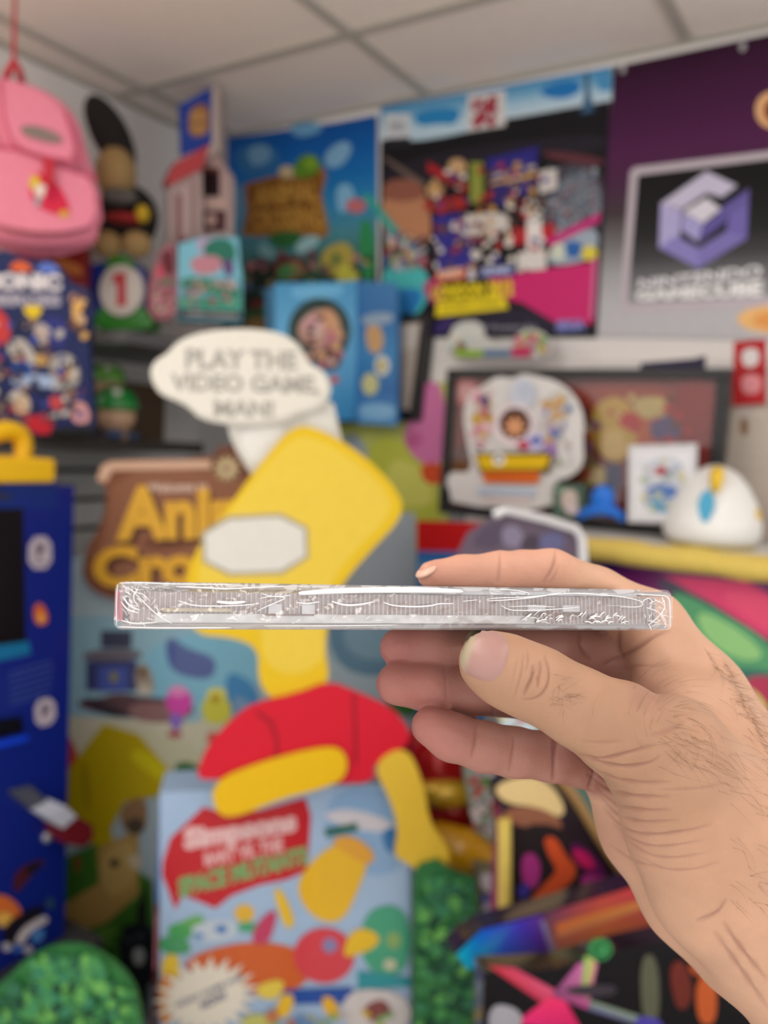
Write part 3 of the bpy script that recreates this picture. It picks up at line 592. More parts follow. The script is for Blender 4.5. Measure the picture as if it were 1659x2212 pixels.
# pink backpack hanging from the ceiling by a red strap
pB = around(at(60, 360, 1.62), 26); t = thing('backpack', 'pink child backpack with a red strap hanging at the left edge', 'backpack', pB.p(60, 520))
M_pink = mat('pink_canvas', (.83, .25, .36), .75, bump=.35, bscale=500, noise=.06); M_pinkd = mat('pink_piping', (.62, .10, .19), .6); M_redw = mat('red_webbing', (.55, .02, .04), .7)
def puffy(name, plane, outline, th, m_, bev): 
    mb = MB(); slabgeo(mb, plane, outline, th, (0, 0, 1)); return mb.build(name, m_, t, smooth=True, bevel=bev)
puffy('body', pB.shift(-.03), smoothp([(-50, 165), (20, 168), (120, 205), (170, 260), (190, 340), (212, 400), (212, 470), (205, 498), (120, 522), (40, 510), (-60, 480)], 1), .11, M_pink, .022)
puffy('front_pocket', pB.shift(.015), smoothp([(-50, 318), (60, 330), (150, 372), (200, 385), (210, 480), (150, 500), (60, 500), (-50, 470)], 1), .05, M_pink, .018)
puffy('flap', pB.shift(.03), smoothp([(0, 170), (60, 185), (115, 215), (140, 245), (165, 345), (120, 345), (60, 325), (20, 305), (5, 250)], 1), .03, M_pink, .010)
mb = MB(); tubegeo(mb, [pB.shift(.028).p(x, y) for x, y in curve2([(3, 178), (8, 260), (28, 312), (80, 335), (165, 350), (172, 340), (142, 240)])], .0035, (0, 0, 1)); mb.build('piping', M_pinkd, t, smooth=True)
mb = MB(); tubegeo(mb, [pB.shift(.004).p(x, y) for x, y in curve2([(-20, 315), (70, 332), (150, 368), (208, 384)])], .0045, (0, 0, 1)); mb.build('piping', M_pinkd, t, smooth=True)
mb = MB(); slabgeo(mb, pB.shift(.034), smoothp([(42, 272), (75, 270), (115, 283), (140, 302), (120, 310), (75, 300), (50, 290)], 1), .004, hx('8a7a74')); mb.build('badge', PRINT, t)
mb = MB(); pk = pB.shift(.018); slabgeo(mb, pk, smoothp([(60, 385), (90, 370), (125, 395), (150, 440), (150, 470), (110, 460), (70, 440)], 1), .003, hx('d8284a')); art(mb, pk, [('e0c040', E(75, 395, 12, 16)), ('e8d8d0', E(88, 412, 14, 14)), ('c01a40', E(112, 418, 16, 18)), ('d8a838', E(138, 462, 11, 8)), ('9aa0a8', E(82, 435, 8, 10))]); mb.build('printed_patch', PRINT, t)
mb = MB(); slabgeo(mb, pB.shift(.032), [(92, 340), (118, 345), (116, 400), (98, 392)], .012, (0, 0, 1)); mb.build('buckle_strap', M_redw, t)
cpt_ = pB.shift(-.02).p(30, 128); zc = CEIL-.004; mb = MB(); tubegeo(mb, [pB.shift(-.05).p(12, 172), pB.shift(-.03).p(20, 150), cpt_, Vector((cpt_.x, cpt_.y, zc))], [.008, .007, .004, .003], (0, 0, 1)); tubegeo(mb, [pB.shift(-.05).p(48, 178), pB.shift(-.03).p(40, 150), cpt_], [.008, .007, .004], (0, 0, 1)); mb.build('hanging_strap', M_redw, t, smooth=True)
# toy house with sign and printed box, upper shelf corner
pH = around(PXp(430, 700, -1.485), 30); t = thing('toy_house', 'tall pink half-timbered toy house with a blue and brown roof sign', 'toy house', pH.p(430, 705))
pHr = around(pH.p(462, 500), -30)
mb = MB(); slabgeo(mb, pH, [(364, 395), (436, 360), (440, 530), (440, 640), (362, 640)], .02, hx('b09a98')); art(mb, pH, [('8a5a58', R(380, 420, 392, 540)), ('c8b0ac', R(398, 400, 404, 540)), ('9a7470', R(414, 390, 420, 540)), ('8a4448', [(364, 540), (400, 510), (440, 560), (440, 600), (364, 600)])]); mb.build('side_wall', PRINT, t)
mb = MB(); slabgeo(mb, pHr, [(436, 350), (462, 330), (494, 380), (494, 525), (440, 528)], .02, hx('c0a8a4')); art(mb, pHr, [('2a1a22', R(436, 372, 475, 425)), ('6a3a34', R(436, 362, 475, 372)), ('5a3a40', R(438, 455, 488, 500)), ('c8a8a0', E(456, 475, 11, 13)), ('d8b8b0', R(436, 432, 488, 446))]); mb.build('front_wall', PRINT, t)
mb = MB(); slabgeo(mb, pH.shift(.01), [(362, 385), (380, 350), (456, 310), (436, 365), (366, 400)], .05, hx('b8464c')); mb.build('roof', PRINT, t)
ps = around(pH.p(430, 300), 40); mb = MB(); slabgeo(mb, ps, [(390, 225), (457, 188), (458, 312), (394, 338)], .012, hx('28449c')); art(mb, ps, [('9a6a40', smoothp([(406, 235), (450, 218), (454, 290), (408, 300)], 1)), ('b88a58', R(412, 240, 446, 262)), ('b88a58', R(412, 270, 446, 288))]); mb.build('roof_sign', PRINT, t)
mb = MB(); slabgeo(mb, around(ps.p(458, 250), 0), [(457, 188), (472, 180), (474, 330), (458, 330)], .10, hx('b8a8a0')); mb.build('sign_edge', PRINT, t)
pX = around(PXp(455, 640, -1.40), 14); t2 = thing('pastel_carton', 'pale blue and green printed carton in front of the pink toy house', 'box', pX.p(440, 692))
sh = [('7fc4d8', [(386, 525), (515, 512), (520, 600), (386, 604)]), ('b8a8c8', smoothp([(420, 515), (470, 512), (450, 560), (430, 545)])), ('2f7a68', smoothp([(440, 520), (500, 512), (515, 560), (480, 580), (440, 560)])), ('c88a98', smoothp([(405, 555), (480, 550), (478, 590), (420, 596)])), ('6a4a80', smoothp([(480, 560), (505, 560), (505, 595), (485, 600)])),
      ('3a8a70', smoothp([(390, 600), (440, 598), (522, 620), (522, 650), (420, 630), (390, 620)])), ('4aa088', [(386, 640), (522, 645), (522, 672), (386, 666)]), ('2a1a22', [(386, 668), (522, 674), (522, 690), (386, 686)]), ('b8b0ac', T('ANIMAL CROSSING', [(400, 672), (512, 678), (512, 688), (400, 682)], .02))]
sh += confetti(rg, (392, 600, 518, 668), 40, ['c8b8b0', 'a04a58', '3a8a68', 'b89a88', '8a6a80', 'd0a8a8'], 4, 8)
mb = MB(); slabgeo(mb, pX, [(384, 528), (430, 512), (500, 510), (524, 590), (524, 694), (384, 690)], .07, hx('6fb0c4')); art(mb, pX, sh); mb.build('front_panel', PRINT, t2)
mb = MB(); pq = pX.shift(-.01); slabgeo(mb, pq, smoothp([(318, 690), (322, 600), (345, 540), (372, 520), (384, 560), (384, 690)], 1), .04, hx('a86a74')); art(mb, pq, [('6a2a34', smoothp([(345, 545), (375, 535), (378, 600), (350, 590)])), ('d8506a', R(340, 575, 352, 610))]+confetti(rg, (328, 600, 380, 680), 34, ['c87a88', 'd0b0a0', '8a4a50', 'b8a890', '5a7a58', 'd8889a'], 4, 9)); mb.build('side_cutout', PRINT, t2)

# ---------------------------------------------------------------- blue arcade cabinet on the counter at the left
XF = -1.25; AP = PX(XF); yR = AP.p(146, 1700).y; zB = AP.p(140, 2020).z; zT = AP.p(122, 1000).z; y0_ = -.05
cn = MB(); abox(cn, LEFT+.02, -1.19, -.3, yR+.04, 0, zB-.002); tag(cn.build('counter_cabinet', mat('black_laminate', (.03, .03, .035), .45)), 'low black counter under the blue arcade machine', 'cabinet')
t = thing('arcade_machine', 'dark blue upright arcade machine with a yellow top at the left edge', 'arcade machine', (XF-.2, yR-.3, zB))
M_ab = printed('arcade_print', rough=.3, coat=.2)
sh = [('0a2a78', [(0, 1040), (122, 1040), (124, 1100), (0, 1100)]), ('2a3048', smoothp([(-10, 1062), (25, 1066), (28, 1082), (-10, 1080)])), ('060608', [(-60, 1100), (50, 1098), (56, 1390), (-60, 1410)]), ('0f6a98', [(-60, 1402), (62, 1385), (66, 1412), (-60, 1440)]),
      ('b4aab4', smoothp([(62, 1160), (110, 1158), (112, 1228), (60, 1230)], 1)), ('5a4a5a', T('P', textq(78, 1175, 96, 1205), .06)), ('8a7a86', R(72, 1212, 100, 1217)), ('c8602c', smoothp([(72, 1310), (85, 1300), (100, 1318), (104, 1345), (84, 1352), (72, 1338)])), ('e0a050', smoothp([(80, 1325), (95, 1325), (95, 1345), (82, 1345)])),
      ('3a4c92', [(20, 1452), (110, 1425), (110, 1429), (20, 1456)]), ('3a4c92', [(15, 1466), (112, 1438), (112, 1442), (15, 1470)]), ('3a4c92', [(20, 1480), (112, 1452), (112, 1456), (20, 1484)]), ('3a4c92', [(20, 1494), (112, 1466), (112, 1470), (20, 1498)]), ('3a4c92', [(20, 1508), (112, 1480), (112, 1484), (20, 1512)]), ('3a4c92', [(20, 1520), (100, 1496), (100, 1500), (20, 1524)]),
      ('b4aab4', smoothp([(72, 1514), (116, 1504), (120, 1560), (76, 1572)], 1)), ('5a4a5a', T('P', textq(88, 1522, 106, 1550), .06)), ('04050a', [(-60, 1560), (46, 1546), (50, 1580), (-60, 1610)]), ('1040d0', [(-60, 1612), (58, 1586), (60, 1598), (-60, 1630)]),
      ('4a1a20', smoothp([(30, 1880), (80, 1855), (100, 1860), (60, 1895), (40, 1925), (25, 1925)])), ('181418', smoothp([(50, 1870), (98, 1858), (60, 1895)])), ('d06a30', smoothp([(-20, 1930), (20, 1935), (50, 1970), (30, 1985), (-20, 1990)])), ('e0b050', E(8, 1985, 18, 16)), ('1a1420', smoothp([(0, 2000), (60, 1960), (100, 1950), (60, 2030), (10, 2050)])),
      ('c8c0c4', smoothp([(28, 2036), (45, 2004), (75, 1985), (98, 1975), (104, 1990), (80, 2000), (55, 2020), (48, 2040)])), ('4a80c0', smoothp([(62, 2010), (95, 2000), (92, 2030), (68, 2038)])), ('3a6ac0', E(35, 2048, 12, 8)), ('b8b4bc', E(12, 2044, 11, 9)), ('b8b4bc', E(58, 2050, 10, 9)), ('2f4a60', E(105, 1950, 9, 12))]
mb = MB(); abox(mb, XF-.42, XF, y0_, yR, zB, zT-.04, hx('0a1f78', 1.0)); art(mb, AP, sh, 1.0); mb.build('cabinet_body', M_ab, t)
zy0 = AP.p(60, 1042).z; zy1 = AP.p(60, 990).z; mb = MB(); abox(mb, XF-.43, XF+.012, y0_, PX(XF+.012).p(122, 1010).y, zy0, zy1); mb.build('yellow_top', mat('yellow_plastic', (.80, .47, .005), .4), t, bevel=.006)
p = PX(XF-.08); mb = MB(); tubegeo(mb, [p.p(x, y) for x, y in curve2([(-40, 948), (10, 928), (45, 935), (52, 962), (50, 988)])], .017, (0, 0, 1)); mb.build('yellow_handle', mat('yellow_plastic'), t, smooth=True)
p = PX(XF); dk = MB(); a_ = [p.shift(.0).p(20, 1712), p.shift(0).p(112, 1760)]
mb = MB(); slabgeo(mb, PX(XF+.012), [(22, 1712), (70, 1700), (112, 1740), (108, 1758), (80, 1758)], .012, hx('4a4c58')); mb.build('control_plate', PRINT, t)
mb = MB(); slabgeo(mb, PX(XF+.055), [(100, 1764), (142, 1742), (166, 1764), (136, 1790)], .05, hx('b8bcc8')); mb.build('white_box', PRINT, t)
mb = MB(); slabgeo(mb, PX(XF+.052), [(136, 1790), (166, 1764), (200, 1782), (202, 1812), (172, 1828), (140, 1822)], .052, hx('6a1620')); mb.build('joystick_bracket', PRINT, t)
mb = MB(); ballgeo(mb, PX(XF+.004).p(102, 1808), .008, .010, .010, (0, 0, 1)); mb.build('bolt', mat('grey_metal', (.35, .35, .4), .3, metal=.6), t, smooth=True)
pl = PX(-1.787); mb = MB(); slabgeo(mb, pl, [(118, 1272), (146, 1272), (146, 1420), (120, 1420)], .004, hx('7a1a20')); tag(mb.build('red_hanging_card', PRINT), 'narrow dark red card between the arcade machine and the beach standee', 'card')

# ---------------------------------------------------------------- beach standee with wooden title sign
INK[0] = 1.18
PS = vpl(450, 1500, 1.78, 7); bz = lambda px, z=.002: pyz(PS, px, z)
t = thing('beach_standee', 'large cardboard beach standee with a wooden title signboard on top', 'standee', PS.p(500, bz(500)))
rg = random.Random(21)
ol = [(138, 1215), (190, 1190), (420, 1150), (700, 1108), (897, 1108), (905, 1500), (910, bz(910)), (120, bz(120))]
sh = [('a9bcc4', [(150, 1215), (420, 1165), (430, 1420), (140, 1420)]), ('8fb4c4', [(140, 1330), (520, 1330), (520, 1560), (140, 1560)]), ('7fb6cc', smoothp([(300, 1380), (560, 1360), (560, 1530), (320, 1540)])), ('8b949c', [(690, 1108), (897, 1108), (900, 1300), (700, 1310)]),
      ('5f8296', smoothp([(700, 1290), (905, 1290), (910, 1460), (720, 1460)])), ('7a98a8', smoothp([(730, 1340), (900, 1330), (900, 1420), (760, 1430)])), ('4a88b8', smoothp([(480, 1440), (560, 1480), (560, 1560), (500, 1560)])),
      ('5c6a9c', smoothp([(355, 1385), (375, 1375), (400, 1400), (470, 1420), (460, 1470), (390, 1460), (365, 1440)])), ('4a5a98', smoothp([(362, 1390), (378, 1390), (376, 1440), (364, 1440)])),
      ('3f4258', R(218, 1362, 285, 1400)), ('6c6670', smoothp([(180, 1405), (300, 1400), (310, 1425), (182, 1430)], 1)), ('3a4070', [(186, 1428), (296, 1426), (300, 1492), (186, 1492)]), ('4a5aa8', R(212, 1440, 276, 1494)), ('8a8450', E(246, 1462, 9, 12)), ('6a5a50', E(262, 1505, 34, 8)),
      ('9a8c7c', smoothp([(290, 1440), (320, 1430), (335, 1480), (330, 1500), (295, 1498)])), ('c0b8a8', E(312, 1490, 16, 12)), ('6a4a30', E(308, 1452, 9, 10)),
      ('c3bfa8', [(140, 1545), (420, 1560), (470, 1540), (560, 1600), (440, 1700), (200, 1700), (140, 1620)]), ('bfbca0', smoothp([(170, 1560), (430, 1590), (450, 1700), (200, 1690)])),
      ('5c4248', smoothp([(165, 1510), (300, 1500), (430, 1520), (400, 1556), (260, 1550), (175, 1530)])), ('8c6868', smoothp([(270, 1515), (420, 1520), (400, 1560), (290, 1560)])), ('3a3038', smoothp([(168, 1500), (240, 1520), (290, 1552), (220, 1545)])),
      ('d04aa8', smoothp([(360, 1490), (415, 1490), (415, 1535), (385, 1550), (358, 1530)])), ('8a6ac0', smoothp([(365, 1540), (395, 1540), (392, 1575), (370, 1575)])), ('e08ac0', E(385, 1492, 20, 12)), ('a8485a', E(378, 1585, 16, 8)),
      ('c8c44a', smoothp([(430, 1520), (465, 1490), (500, 1515), (500, 1560), (445, 1565)])), ('d8d46a', E(468, 1500, 22, 16)), ('b0942c', E(466, 1508, 12, 10)), ('c85a50', smoothp([(445, 1580), (475, 1580), (470, 1610), (450, 1608)])), ('7a98b8', smoothp([(500, 1500), (540, 1510), (550, 1560), (510, 1560)])),
      ('b8442c', smoothp([(130, 1560), (165, 1610), (175, 1660), (140, 1720)])), ('3f6a3a', smoothp([(370, 1640), (440, 1650), (450, 1720), (390, 1720)])),
      ('b09a04', [(136, 1680), (180, 1620), (225, 1562), (300, 1585), (400, 1700), (410, 1700), (330, 1720), (270, 1730), (240, 1790), (250, 1826), (205, 1828), (140, 1760)]), ('c4b60c', smoothp([(270, 1630), (310, 1610), (400, 1700), (350, 1690)])), ('9c860a', smoothp([(175, 1650), (190, 1640), (200, 1740), (185, 1750)])),
      ('3c6a24', [(140, 1850), (210, 1820), (330, 1900), (340, 2120), (140, 2120)]), ('a8884c', [(140, 1950), (215, 1905), (210, 1830), (300, 1790), (300, 1930), (230, 1990), (180, 2010), (140, 2010)]), ('b89a5c', smoothp([(215, 1840), (290, 1800), (300, 1900), (230, 1950)])), ('8a6a4a', smoothp([(255, 1740), (318, 1710), (318, 1800), (270, 1800)])),
      ('2a2220', E(248, 1862, 10, 9)), ('4a4034', smoothp([(270, 1770), (310, 1760), (310, 1800), (280, 1800)])), ('c8b89a', smoothp([(275, 1840), (310, 1850), (300, 1880), (280, 1870)])), ('7a1c1c', smoothp([(145, 1795), (185, 1790), (200, 1810), (185, 1830), (150, 1815)])), ('8a4a28', [(162, 1850), (175, 1850), (172, 1880), (165, 1880)]),
      ('22261e', [(318, 1900), (320, 2200), (300, 2200), (296, 1960)]), ('3f7038', smoothp([(860, 1440), (905, 1450), (908, 1560), (820, 1520)]))]
sh += confetti(rg, (150, 1990, 310, 2110), 40, ['2f5a24', '4a7a2c', '3c6a24', '5a8a34'], 8, 18)
# reeds and rope line
mb = MB(); slabgeo(mb, PS, ol, .008, hx('9fb0b8')); art(mb, PS, sh); mb.build('backboard', PRINT, t)
PB_ = PS.shift(.035); sgn = [(178, 1240), (186, 1185), (222, 1130), (232, 1050), (208, 1040), (216, 1008), (236, 994), (452, 992), (476, 962), (508, 962), (535, 1000), (545, 1030), (600, 1060), (620, 1290), (330, 1302), (262, 1300), (215, 1285), (190, 1265)]
sh = [('c8a086', [(208, 1038), (218, 1008), (238, 996), (452, 994), (478, 964), (490, 975), (470, 1012), (244, 1016), (228, 1044)]), ('d0ae96', [(216, 1026), (224, 1008), (452, 1000), (460, 1008), (240, 1012), (224, 1036)]), ('8a5c44', smoothp([(240, 1020), (470, 1014), (540, 1040), (600, 1070), (600, 1280), (330, 1296), (230, 1270), (196, 1220), (232, 1140)], 1)),
      ('744632', smoothp([(300, 1160), (420, 1145), (430, 1180), (320, 1195)])), ('6a4434', E(497, 1000, 42, 38)), ('a08a64', burst(490, 1012, 20, 33, 11)), ('c8b48c', burst(490, 1012, 14, 26, 11)), ('6a4c34', E(489, 1012, 7, 8)),
      ('e0c8b8', T('Welcome to', [(320, 1044), (448, 1040), (448, 1060), (320, 1064)], .02)),
      ('5a3424', T('Animal', [(254, 1058), (650, 1050), (650, 1170), (254, 1180)], .08)), ('dca83a', T('Animal', [(250, 1050), (646, 1042), (646, 1160), (250, 1170)], .05)),
      ('5a3424', T('Crossing', [(206, 1190), (690, 1160), (690, 1300), (206, 1302)], .08)), ('d8a232', T('Crossing', [(200, 1182), (684, 1152), (684, 1292), (200, 1296)], .05))]
mb = MB(); slabgeo(mb, PB_, smoothp(sgn, 1), .03, hx('7a4c36')); art(mb, PB_, sh); mb.build('signboard', PRINT, t)
def leafy(r, box, n_): return confetti(r, box, n_, ['2f6a3c', '3d7c44', '1f5236', '4f8c48', '2a5f44', '163f2c', '5f9a4c', '2f6f50', '3a7a4c'], 8, 20)
P2 = vpl(120, 2150, 1.17, 0); ol = smoothp([(-60, 2170), (10, 2120), (60, 2070), (120, 2045), (180, 2045), (235, 2075), (275, 2110), (300, 2160), (310, 2260), (310, pyz(P2, 310, .002)), (-60, pyz(P2, -60, .002))], 1)
mb = MB(); slabgeo(mb, P2, ol, .01, hx('2a6434')); art(mb, P2, leafy(rg, (-60, 2125, 300, 2400), 230)+leafy(rg, (60, 2052, 240, 2140), 90)+leafy(rg, (10, 2105, 290, 2200), 60)); tag(mb.build('bush_cutout', PRINT), 'green printed cardboard bush at the bottom left, in front of the arcade machine', 'cutout', 'cardboard bushes')
P2 = vpl(960, 2000, 1.37, 4); ol = [(893, 1900), (905, 1870), (945, 1860), (980, 1885), (1026, 1900), (1030, 1960), (1030, pyz(P2, 1030, .002)), (893, pyz(P2, 893, .002))]
mb = MB(); slabgeo(mb, P2, ol, .01, hx('2a6438')); art(mb, P2, leafy(rg, (890, 1885, 1026, 2400), 260)); tag(mb.build('bush_cutout', PRINT), 'green printed cardboard bush right of the game box, below the amber tube', 'cutout', 'cardboard bushes')
P2 = PS.shift(.05); mb = MB(); slabgeo(mb, P2, smoothp([(255, 2010), (300, 1995), (335, 2010), (335, 2140), (262, 2120)], 1), .01, hx('15181e')); art(mb, P2, [('9a9c9e', smoothp([(285, 2050), (312, 2045), (312, 2085), (290, 2085)])), ('3a3c44', E(278, 2030, 8)), ('3a3c44', E(302, 2022, 8))]); mb.build('bin_cutout', PRINT, t)

# ---------------------------------------------------------------- speech bubble display
INK[0] = .82
PD = vpl(600, 1750, 1.36, 8.7); t = thing('speech_bubble_standee', 'cardboard game display with a cream speech bubble above a plain yellow and red cutout', 'standee', PD.p(600, pyz(PD, 600, .002)))
BUB = [(322, 806), (334, 782), (362, 766), (380, 742), (420, 722), (490, 711), (560, 711), (616, 722), (650, 748), (668, 788), (700, 802), (716, 830), (712, 862), (684, 888), (640, 896), (620, 910), (560, 920), (490, 918), (430, 905), (408, 880), (380, 866), (340, 850)]
P3 = PD.shift(.012); inn = [(517+(x-517)*.975, 815+(y-815)*.955) for x, y in BUB]
sh = [('d2cec4', smoothp(BUB, 2)), ('e9e4d8', smoothp([(x-3, y-5) for x, y in inn], 2))]
halo = []
for b, q in (('PLAY THE', [(400, 752), (642, 758), (642, 800), (400, 798)]), ('VIDEO GAME,', [(368, 806), (690, 812), (690, 858), (368, 852)]), ('MAN!', [(462, 862), (592, 866), (592, 902), (462, 900)])):
    sh.append(('aeaaa2', T(b, q, .045)))
mb = MB(); slabgeo(mb, P3, smoothp(BUB, 2), .006, hx('ddd8cc')); art(mb, P3, sh, 1.06); mb.build('speech_bubble', PRINT, t)
mb = MB(); slabgeo(mb, PD.shift(.004), smoothp([(488, 900), (500, 955), (545, 1030), (600, 1080), (760, 1010), (735, 940), (716, 850), (600, 860)], 1), .005, hx('dedbd2')); art(mb, PD.shift(.004), [('eceae4', smoothp([(512, 930), (620, 915), (600, 960), (560, 1010), (530, 985)])), ('e4e2da', smoothp([(650, 900), (712, 890), (728, 950), (690, 955)]))], 1.04); mb.build('bubble_tail', PRINT, t)
# plain yellow rounded board in place of a figure
HD = smoothp([(636, 915), (700, 930), (790, 985), (868, 1070), (868, 1120), (800, 1190), (735, 1265), (712, 1330), (700, 1400), (715, 1475), (660, 1520), (590, 1516), (556, 1470), (560, 1400), (500, 1376), (420, 1372), (400, 1300), (412, 1200), (490, 1100), (570, 990)], 2)
P4 = PD.shift(.022); mb = MB(); slabgeo(mb, P4, HD, .006, hx('f0c81e'))
art(mb, P4, [('f3d24a', smoothp([(x*.9+64, y*.86+150) for x, y in HD][::2], 1)), ('a8a08c', smoothp([(434, 1118), (664, 1106), (668, 1238), (438, 1246)], 1)), ('e8e5dc', smoothp([(442, 1126), (656, 1114), (660, 1230), (446, 1238)], 1))]); mb.build('yellow_board', PRINT, t)
P5 = PD.shift(.030); SHR = [(425, 1668), (448, 1612), (506, 1548), (552, 1518), (640, 1500), (712, 1472), (768, 1494), (846, 1528), (888, 1580), (878, 1614), (805, 1648), (812, 1690), (700, 1694), (620, 1690), (480, 1684), (432, 1684)]
mb = MB(); slabgeo(mb, P5, smoothp(SHR, 1), .006, hx('e01a34')); art(mb, P5, [('8a1624', [(556, 1535), (590, 1560), (602, 1600), (600, 1648), (594, 1648), (596, 1602), (584, 1564), (552, 1540)]), ('8a1624', [(762, 1498), (768, 1498), (772, 1650), (766, 1650)])]); mb.build('red_panel', PRINT, t)
P6 = PD.shift(.040); mb = MB(); slabgeo(mb, P6, smoothp([(458, 1690), (560, 1648), (700, 1612), (748, 1622), (750, 1680), (690, 1706), (610, 1724), (500, 1770), (462, 1752)], 2), .006, hx('f4c414')); mb.build('yellow_arm', PRINT, t)
mb = MB(); slabgeo(mb, PD.shift(.036), smoothp([(803, 1652), (878, 1608), (915, 1690), (928, 1780), (968, 1828), (972, 1868), (930, 1896), (874, 1862), (850, 1850), (862, 1790), (838, 1716)], 2), .006, hx('ecc440')); mb.build('yellow_arm', PRINT, t)
# printed game box
zb = pyz(PD, 600, .002); OLB = [(345, 1712), (885, 1690), (888, pyz(PD, 888, .002)), (345, pyz(PD, 345, .002))]
rg = random.Random(33)
sh = [('a9c4e4', [(345, 1712), (885, 1690), (886, 2090), (345, 2110)]), ('8fb4dc', smoothp([(690, 1700), (880, 1700), (880, 1900), (720, 1880)])), ('d8d4dc', smoothp([(700, 1755), (760, 1745), (850, 1775), (850, 1800), (760, 1790), (705, 1770)])), ('3a7ab8', smoothp([(820, 1800), (850, 1780), (880, 1830), (840, 1850)])),
      ('c81a28', [(352, 1860), (368, 1810), (400, 1780), (440, 1742), (480, 1755), (560, 1750), (660, 1722), (672, 1760), (668, 1830), (664, 1880), (620, 1900), (560, 1912), (500, 1935), (465, 1962), (425, 1945), (395, 1935), (378, 1965), (362, 1920), (350, 1890)]),
      ('f0c4c4', T('Simpsons', [(396, 1788), (640, 1748), (642, 1808), (398, 1850)], .07)), ('ecb4b4', T('BART VS. THE', [(440, 1842), (610, 1806), (612, 1838), (442, 1872)], .06)), ('7ab070', T('SPACE MUTANTS', [(384, 1896), (664, 1826), (666, 1866), (386, 1940)], .06)),
      ('4aa85c', E(392, 2010, 30, 18)), ('6fb464', smoothp([(385, 1990), (440, 1970), (440, 2000), (400, 2000)])), ('e8b83a', E(528, 1972, 22, 20)), ('4fa87c', E(535, 2002, 22, 12)), ('c8d4e0', smoothp([(400, 2000), (500, 1980), (520, 2020), (440, 2040)])), ('3f7ac0', E(478, 2006, 14, 9)), ('5a90c8', E(430, 2020, 10, 7)),
      ('4aa068', smoothp([(345, 2020), (400, 2020), (420, 2060), (345, 2060)])), ('d8642c', smoothp([(390, 2070), (520, 2030), (640, 2040), (690, 2100), (600, 2160), (420, 2110)])), ('ecc83c', smoothp([(350, 2060), (390, 2060), (388, 2120), (350, 2130)])), ('e08a30', smoothp([(345, 2100), (380, 2100), (370, 2212), (345, 2212)])),
      ('48a884', smoothp([(780, 1960), (885, 1950), (886, 2110), (780, 2100)])), ('2a98a4', [(772, 2095), (886, 2110), (886, 2130), (772, 2135)]), ('8fb46a', E(850, 2030, 16, 18)), ('cfcfb0', E(842, 2082, 14, 12)),
      # plain rounded colour blocks
      ('f0be28', smoothp([(640, 1900), (700, 1830), (770, 1810), (800, 1850), (770, 1930), (740, 1990), (690, 1990), (650, 1950)])), ('e8a838', smoothp([(710, 1812), (760, 1800), (812, 1840), (800, 1872), (740, 1840)])), ('14604a', [(700, 1790), (770, 1776), (774, 1792), (704, 1806)]),
      ('dc4450', E(700, 2062, 66, 60)), ('8a88b8', E(712, 2040, 16, 16)), ('1f50a8', [(612, 2136), (760, 2130), (762, 2164), (612, 2168)]), ('f0c428', smoothp([(590, 1915), (610, 1920), (640, 1990), (620, 2010), (600, 1960)])), ('f0c428', smoothp([(760, 2000), (815, 2010), (820, 2040), (760, 2065), (738, 2062)])),
      ('c84068', smoothp([(555, 1990), (590, 1960), (600, 1975), (580, 2040), (540, 2035)])), ('f0c030', smoothp([(610, 2140), (640, 2150), (620, 2200), (590, 2190)])), ('f0b828', smoothp([(690, 2150), (720, 2150), (740, 2200), (710, 2205)])), ('ecd050', smoothp([(560, 2120), (620, 2110), (600, 2160), (550, 2150)])),
      ('d8d0d0', smoothp([(740, 2130), (886, 2140), (886, 2230), (740, 2230)])), ('8a4a48', smoothp([(780, 2170), (830, 2150), (850, 2190), (800, 2212)])), ('c8c870', E(560, 2205, 40, 18)),
      ('2a62b0', R(345, 2260, 886, 2300)), ('d8a838', R(345, 2300, 886, 2420)), ('f0e8d8', burst(446, 2150, 78, 118, 19, -12, .74)), ('3a4878', T('VIDEO GAME FOR', [(376, 2164), (524, 2100), (527, 2111), (379, 2176)], .03)), ('3a4878', T('NOW!', [(432, 2160), (486, 2136), (490, 2154), (436, 2178)], .05))]
sh += confetti(rg, (560, 2170, 880, 2400), 60, ['d8c850', 'd0c8c0', '5a8ac0', 'c87a50', '8ab070', 'e0b838'], 8, 18)
mb = MB(); slabgeo(mb, PD, OLB, .085, hx('a9c4e4')); art(mb, PD, sh); mb.build('box_front', GLOSSP, t)
# left spine of the box, turned away
e_ = PD.n.cross(Vector((0, 0, 1))); tl_ = PD.p(345, 1712); bl_ = PD.p(345, pyz(PD, 345, .002)); dv = -PD.n*.085
mb = MB(); zs = [1, .78, .76, .46, .44, 0]; H = tl_.z-bl_.z
segs = [(1.0, .93, '5a62b0'), (.93, .86, '6a5aa0'), (.86, .74, '2f5aa8'), (.74, .72, '6a1420'), (.72, .60, 'b86a78'), (.60, .0, '6a1c24')]
segs = [(0, 60, '4a60b0'), (60, 150, '6a60a8'), (150, 240, '2f5aa8'), (240, 262, '7a1420'), (262, 380, 'b46a78'), (380, 3000, '641a22')]
for a0, a1, c_ in segs:
    za = PD.p(345, 1712+a0).z; zb_ = max(PD.p(345, 1712+a1).z, .002); A_ = Vector((tl_.x, tl_.y, 0)); q = [A_+Vector((0, 0, za)), A_+dv+Vector((0, 0, za)), A_+dv+Vector((0, 0, zb_)), A_+Vector((0, 0, zb_))]
    q2 = [v+e_*0 for v in q]; mb.add(q2, [(0, 1, 2, 3)], hx(c_))
o = mb.build('box_spine', GLOSSP, t); so = o.modifiers.new('s', 'SOLIDIFY'); so.thickness = .004

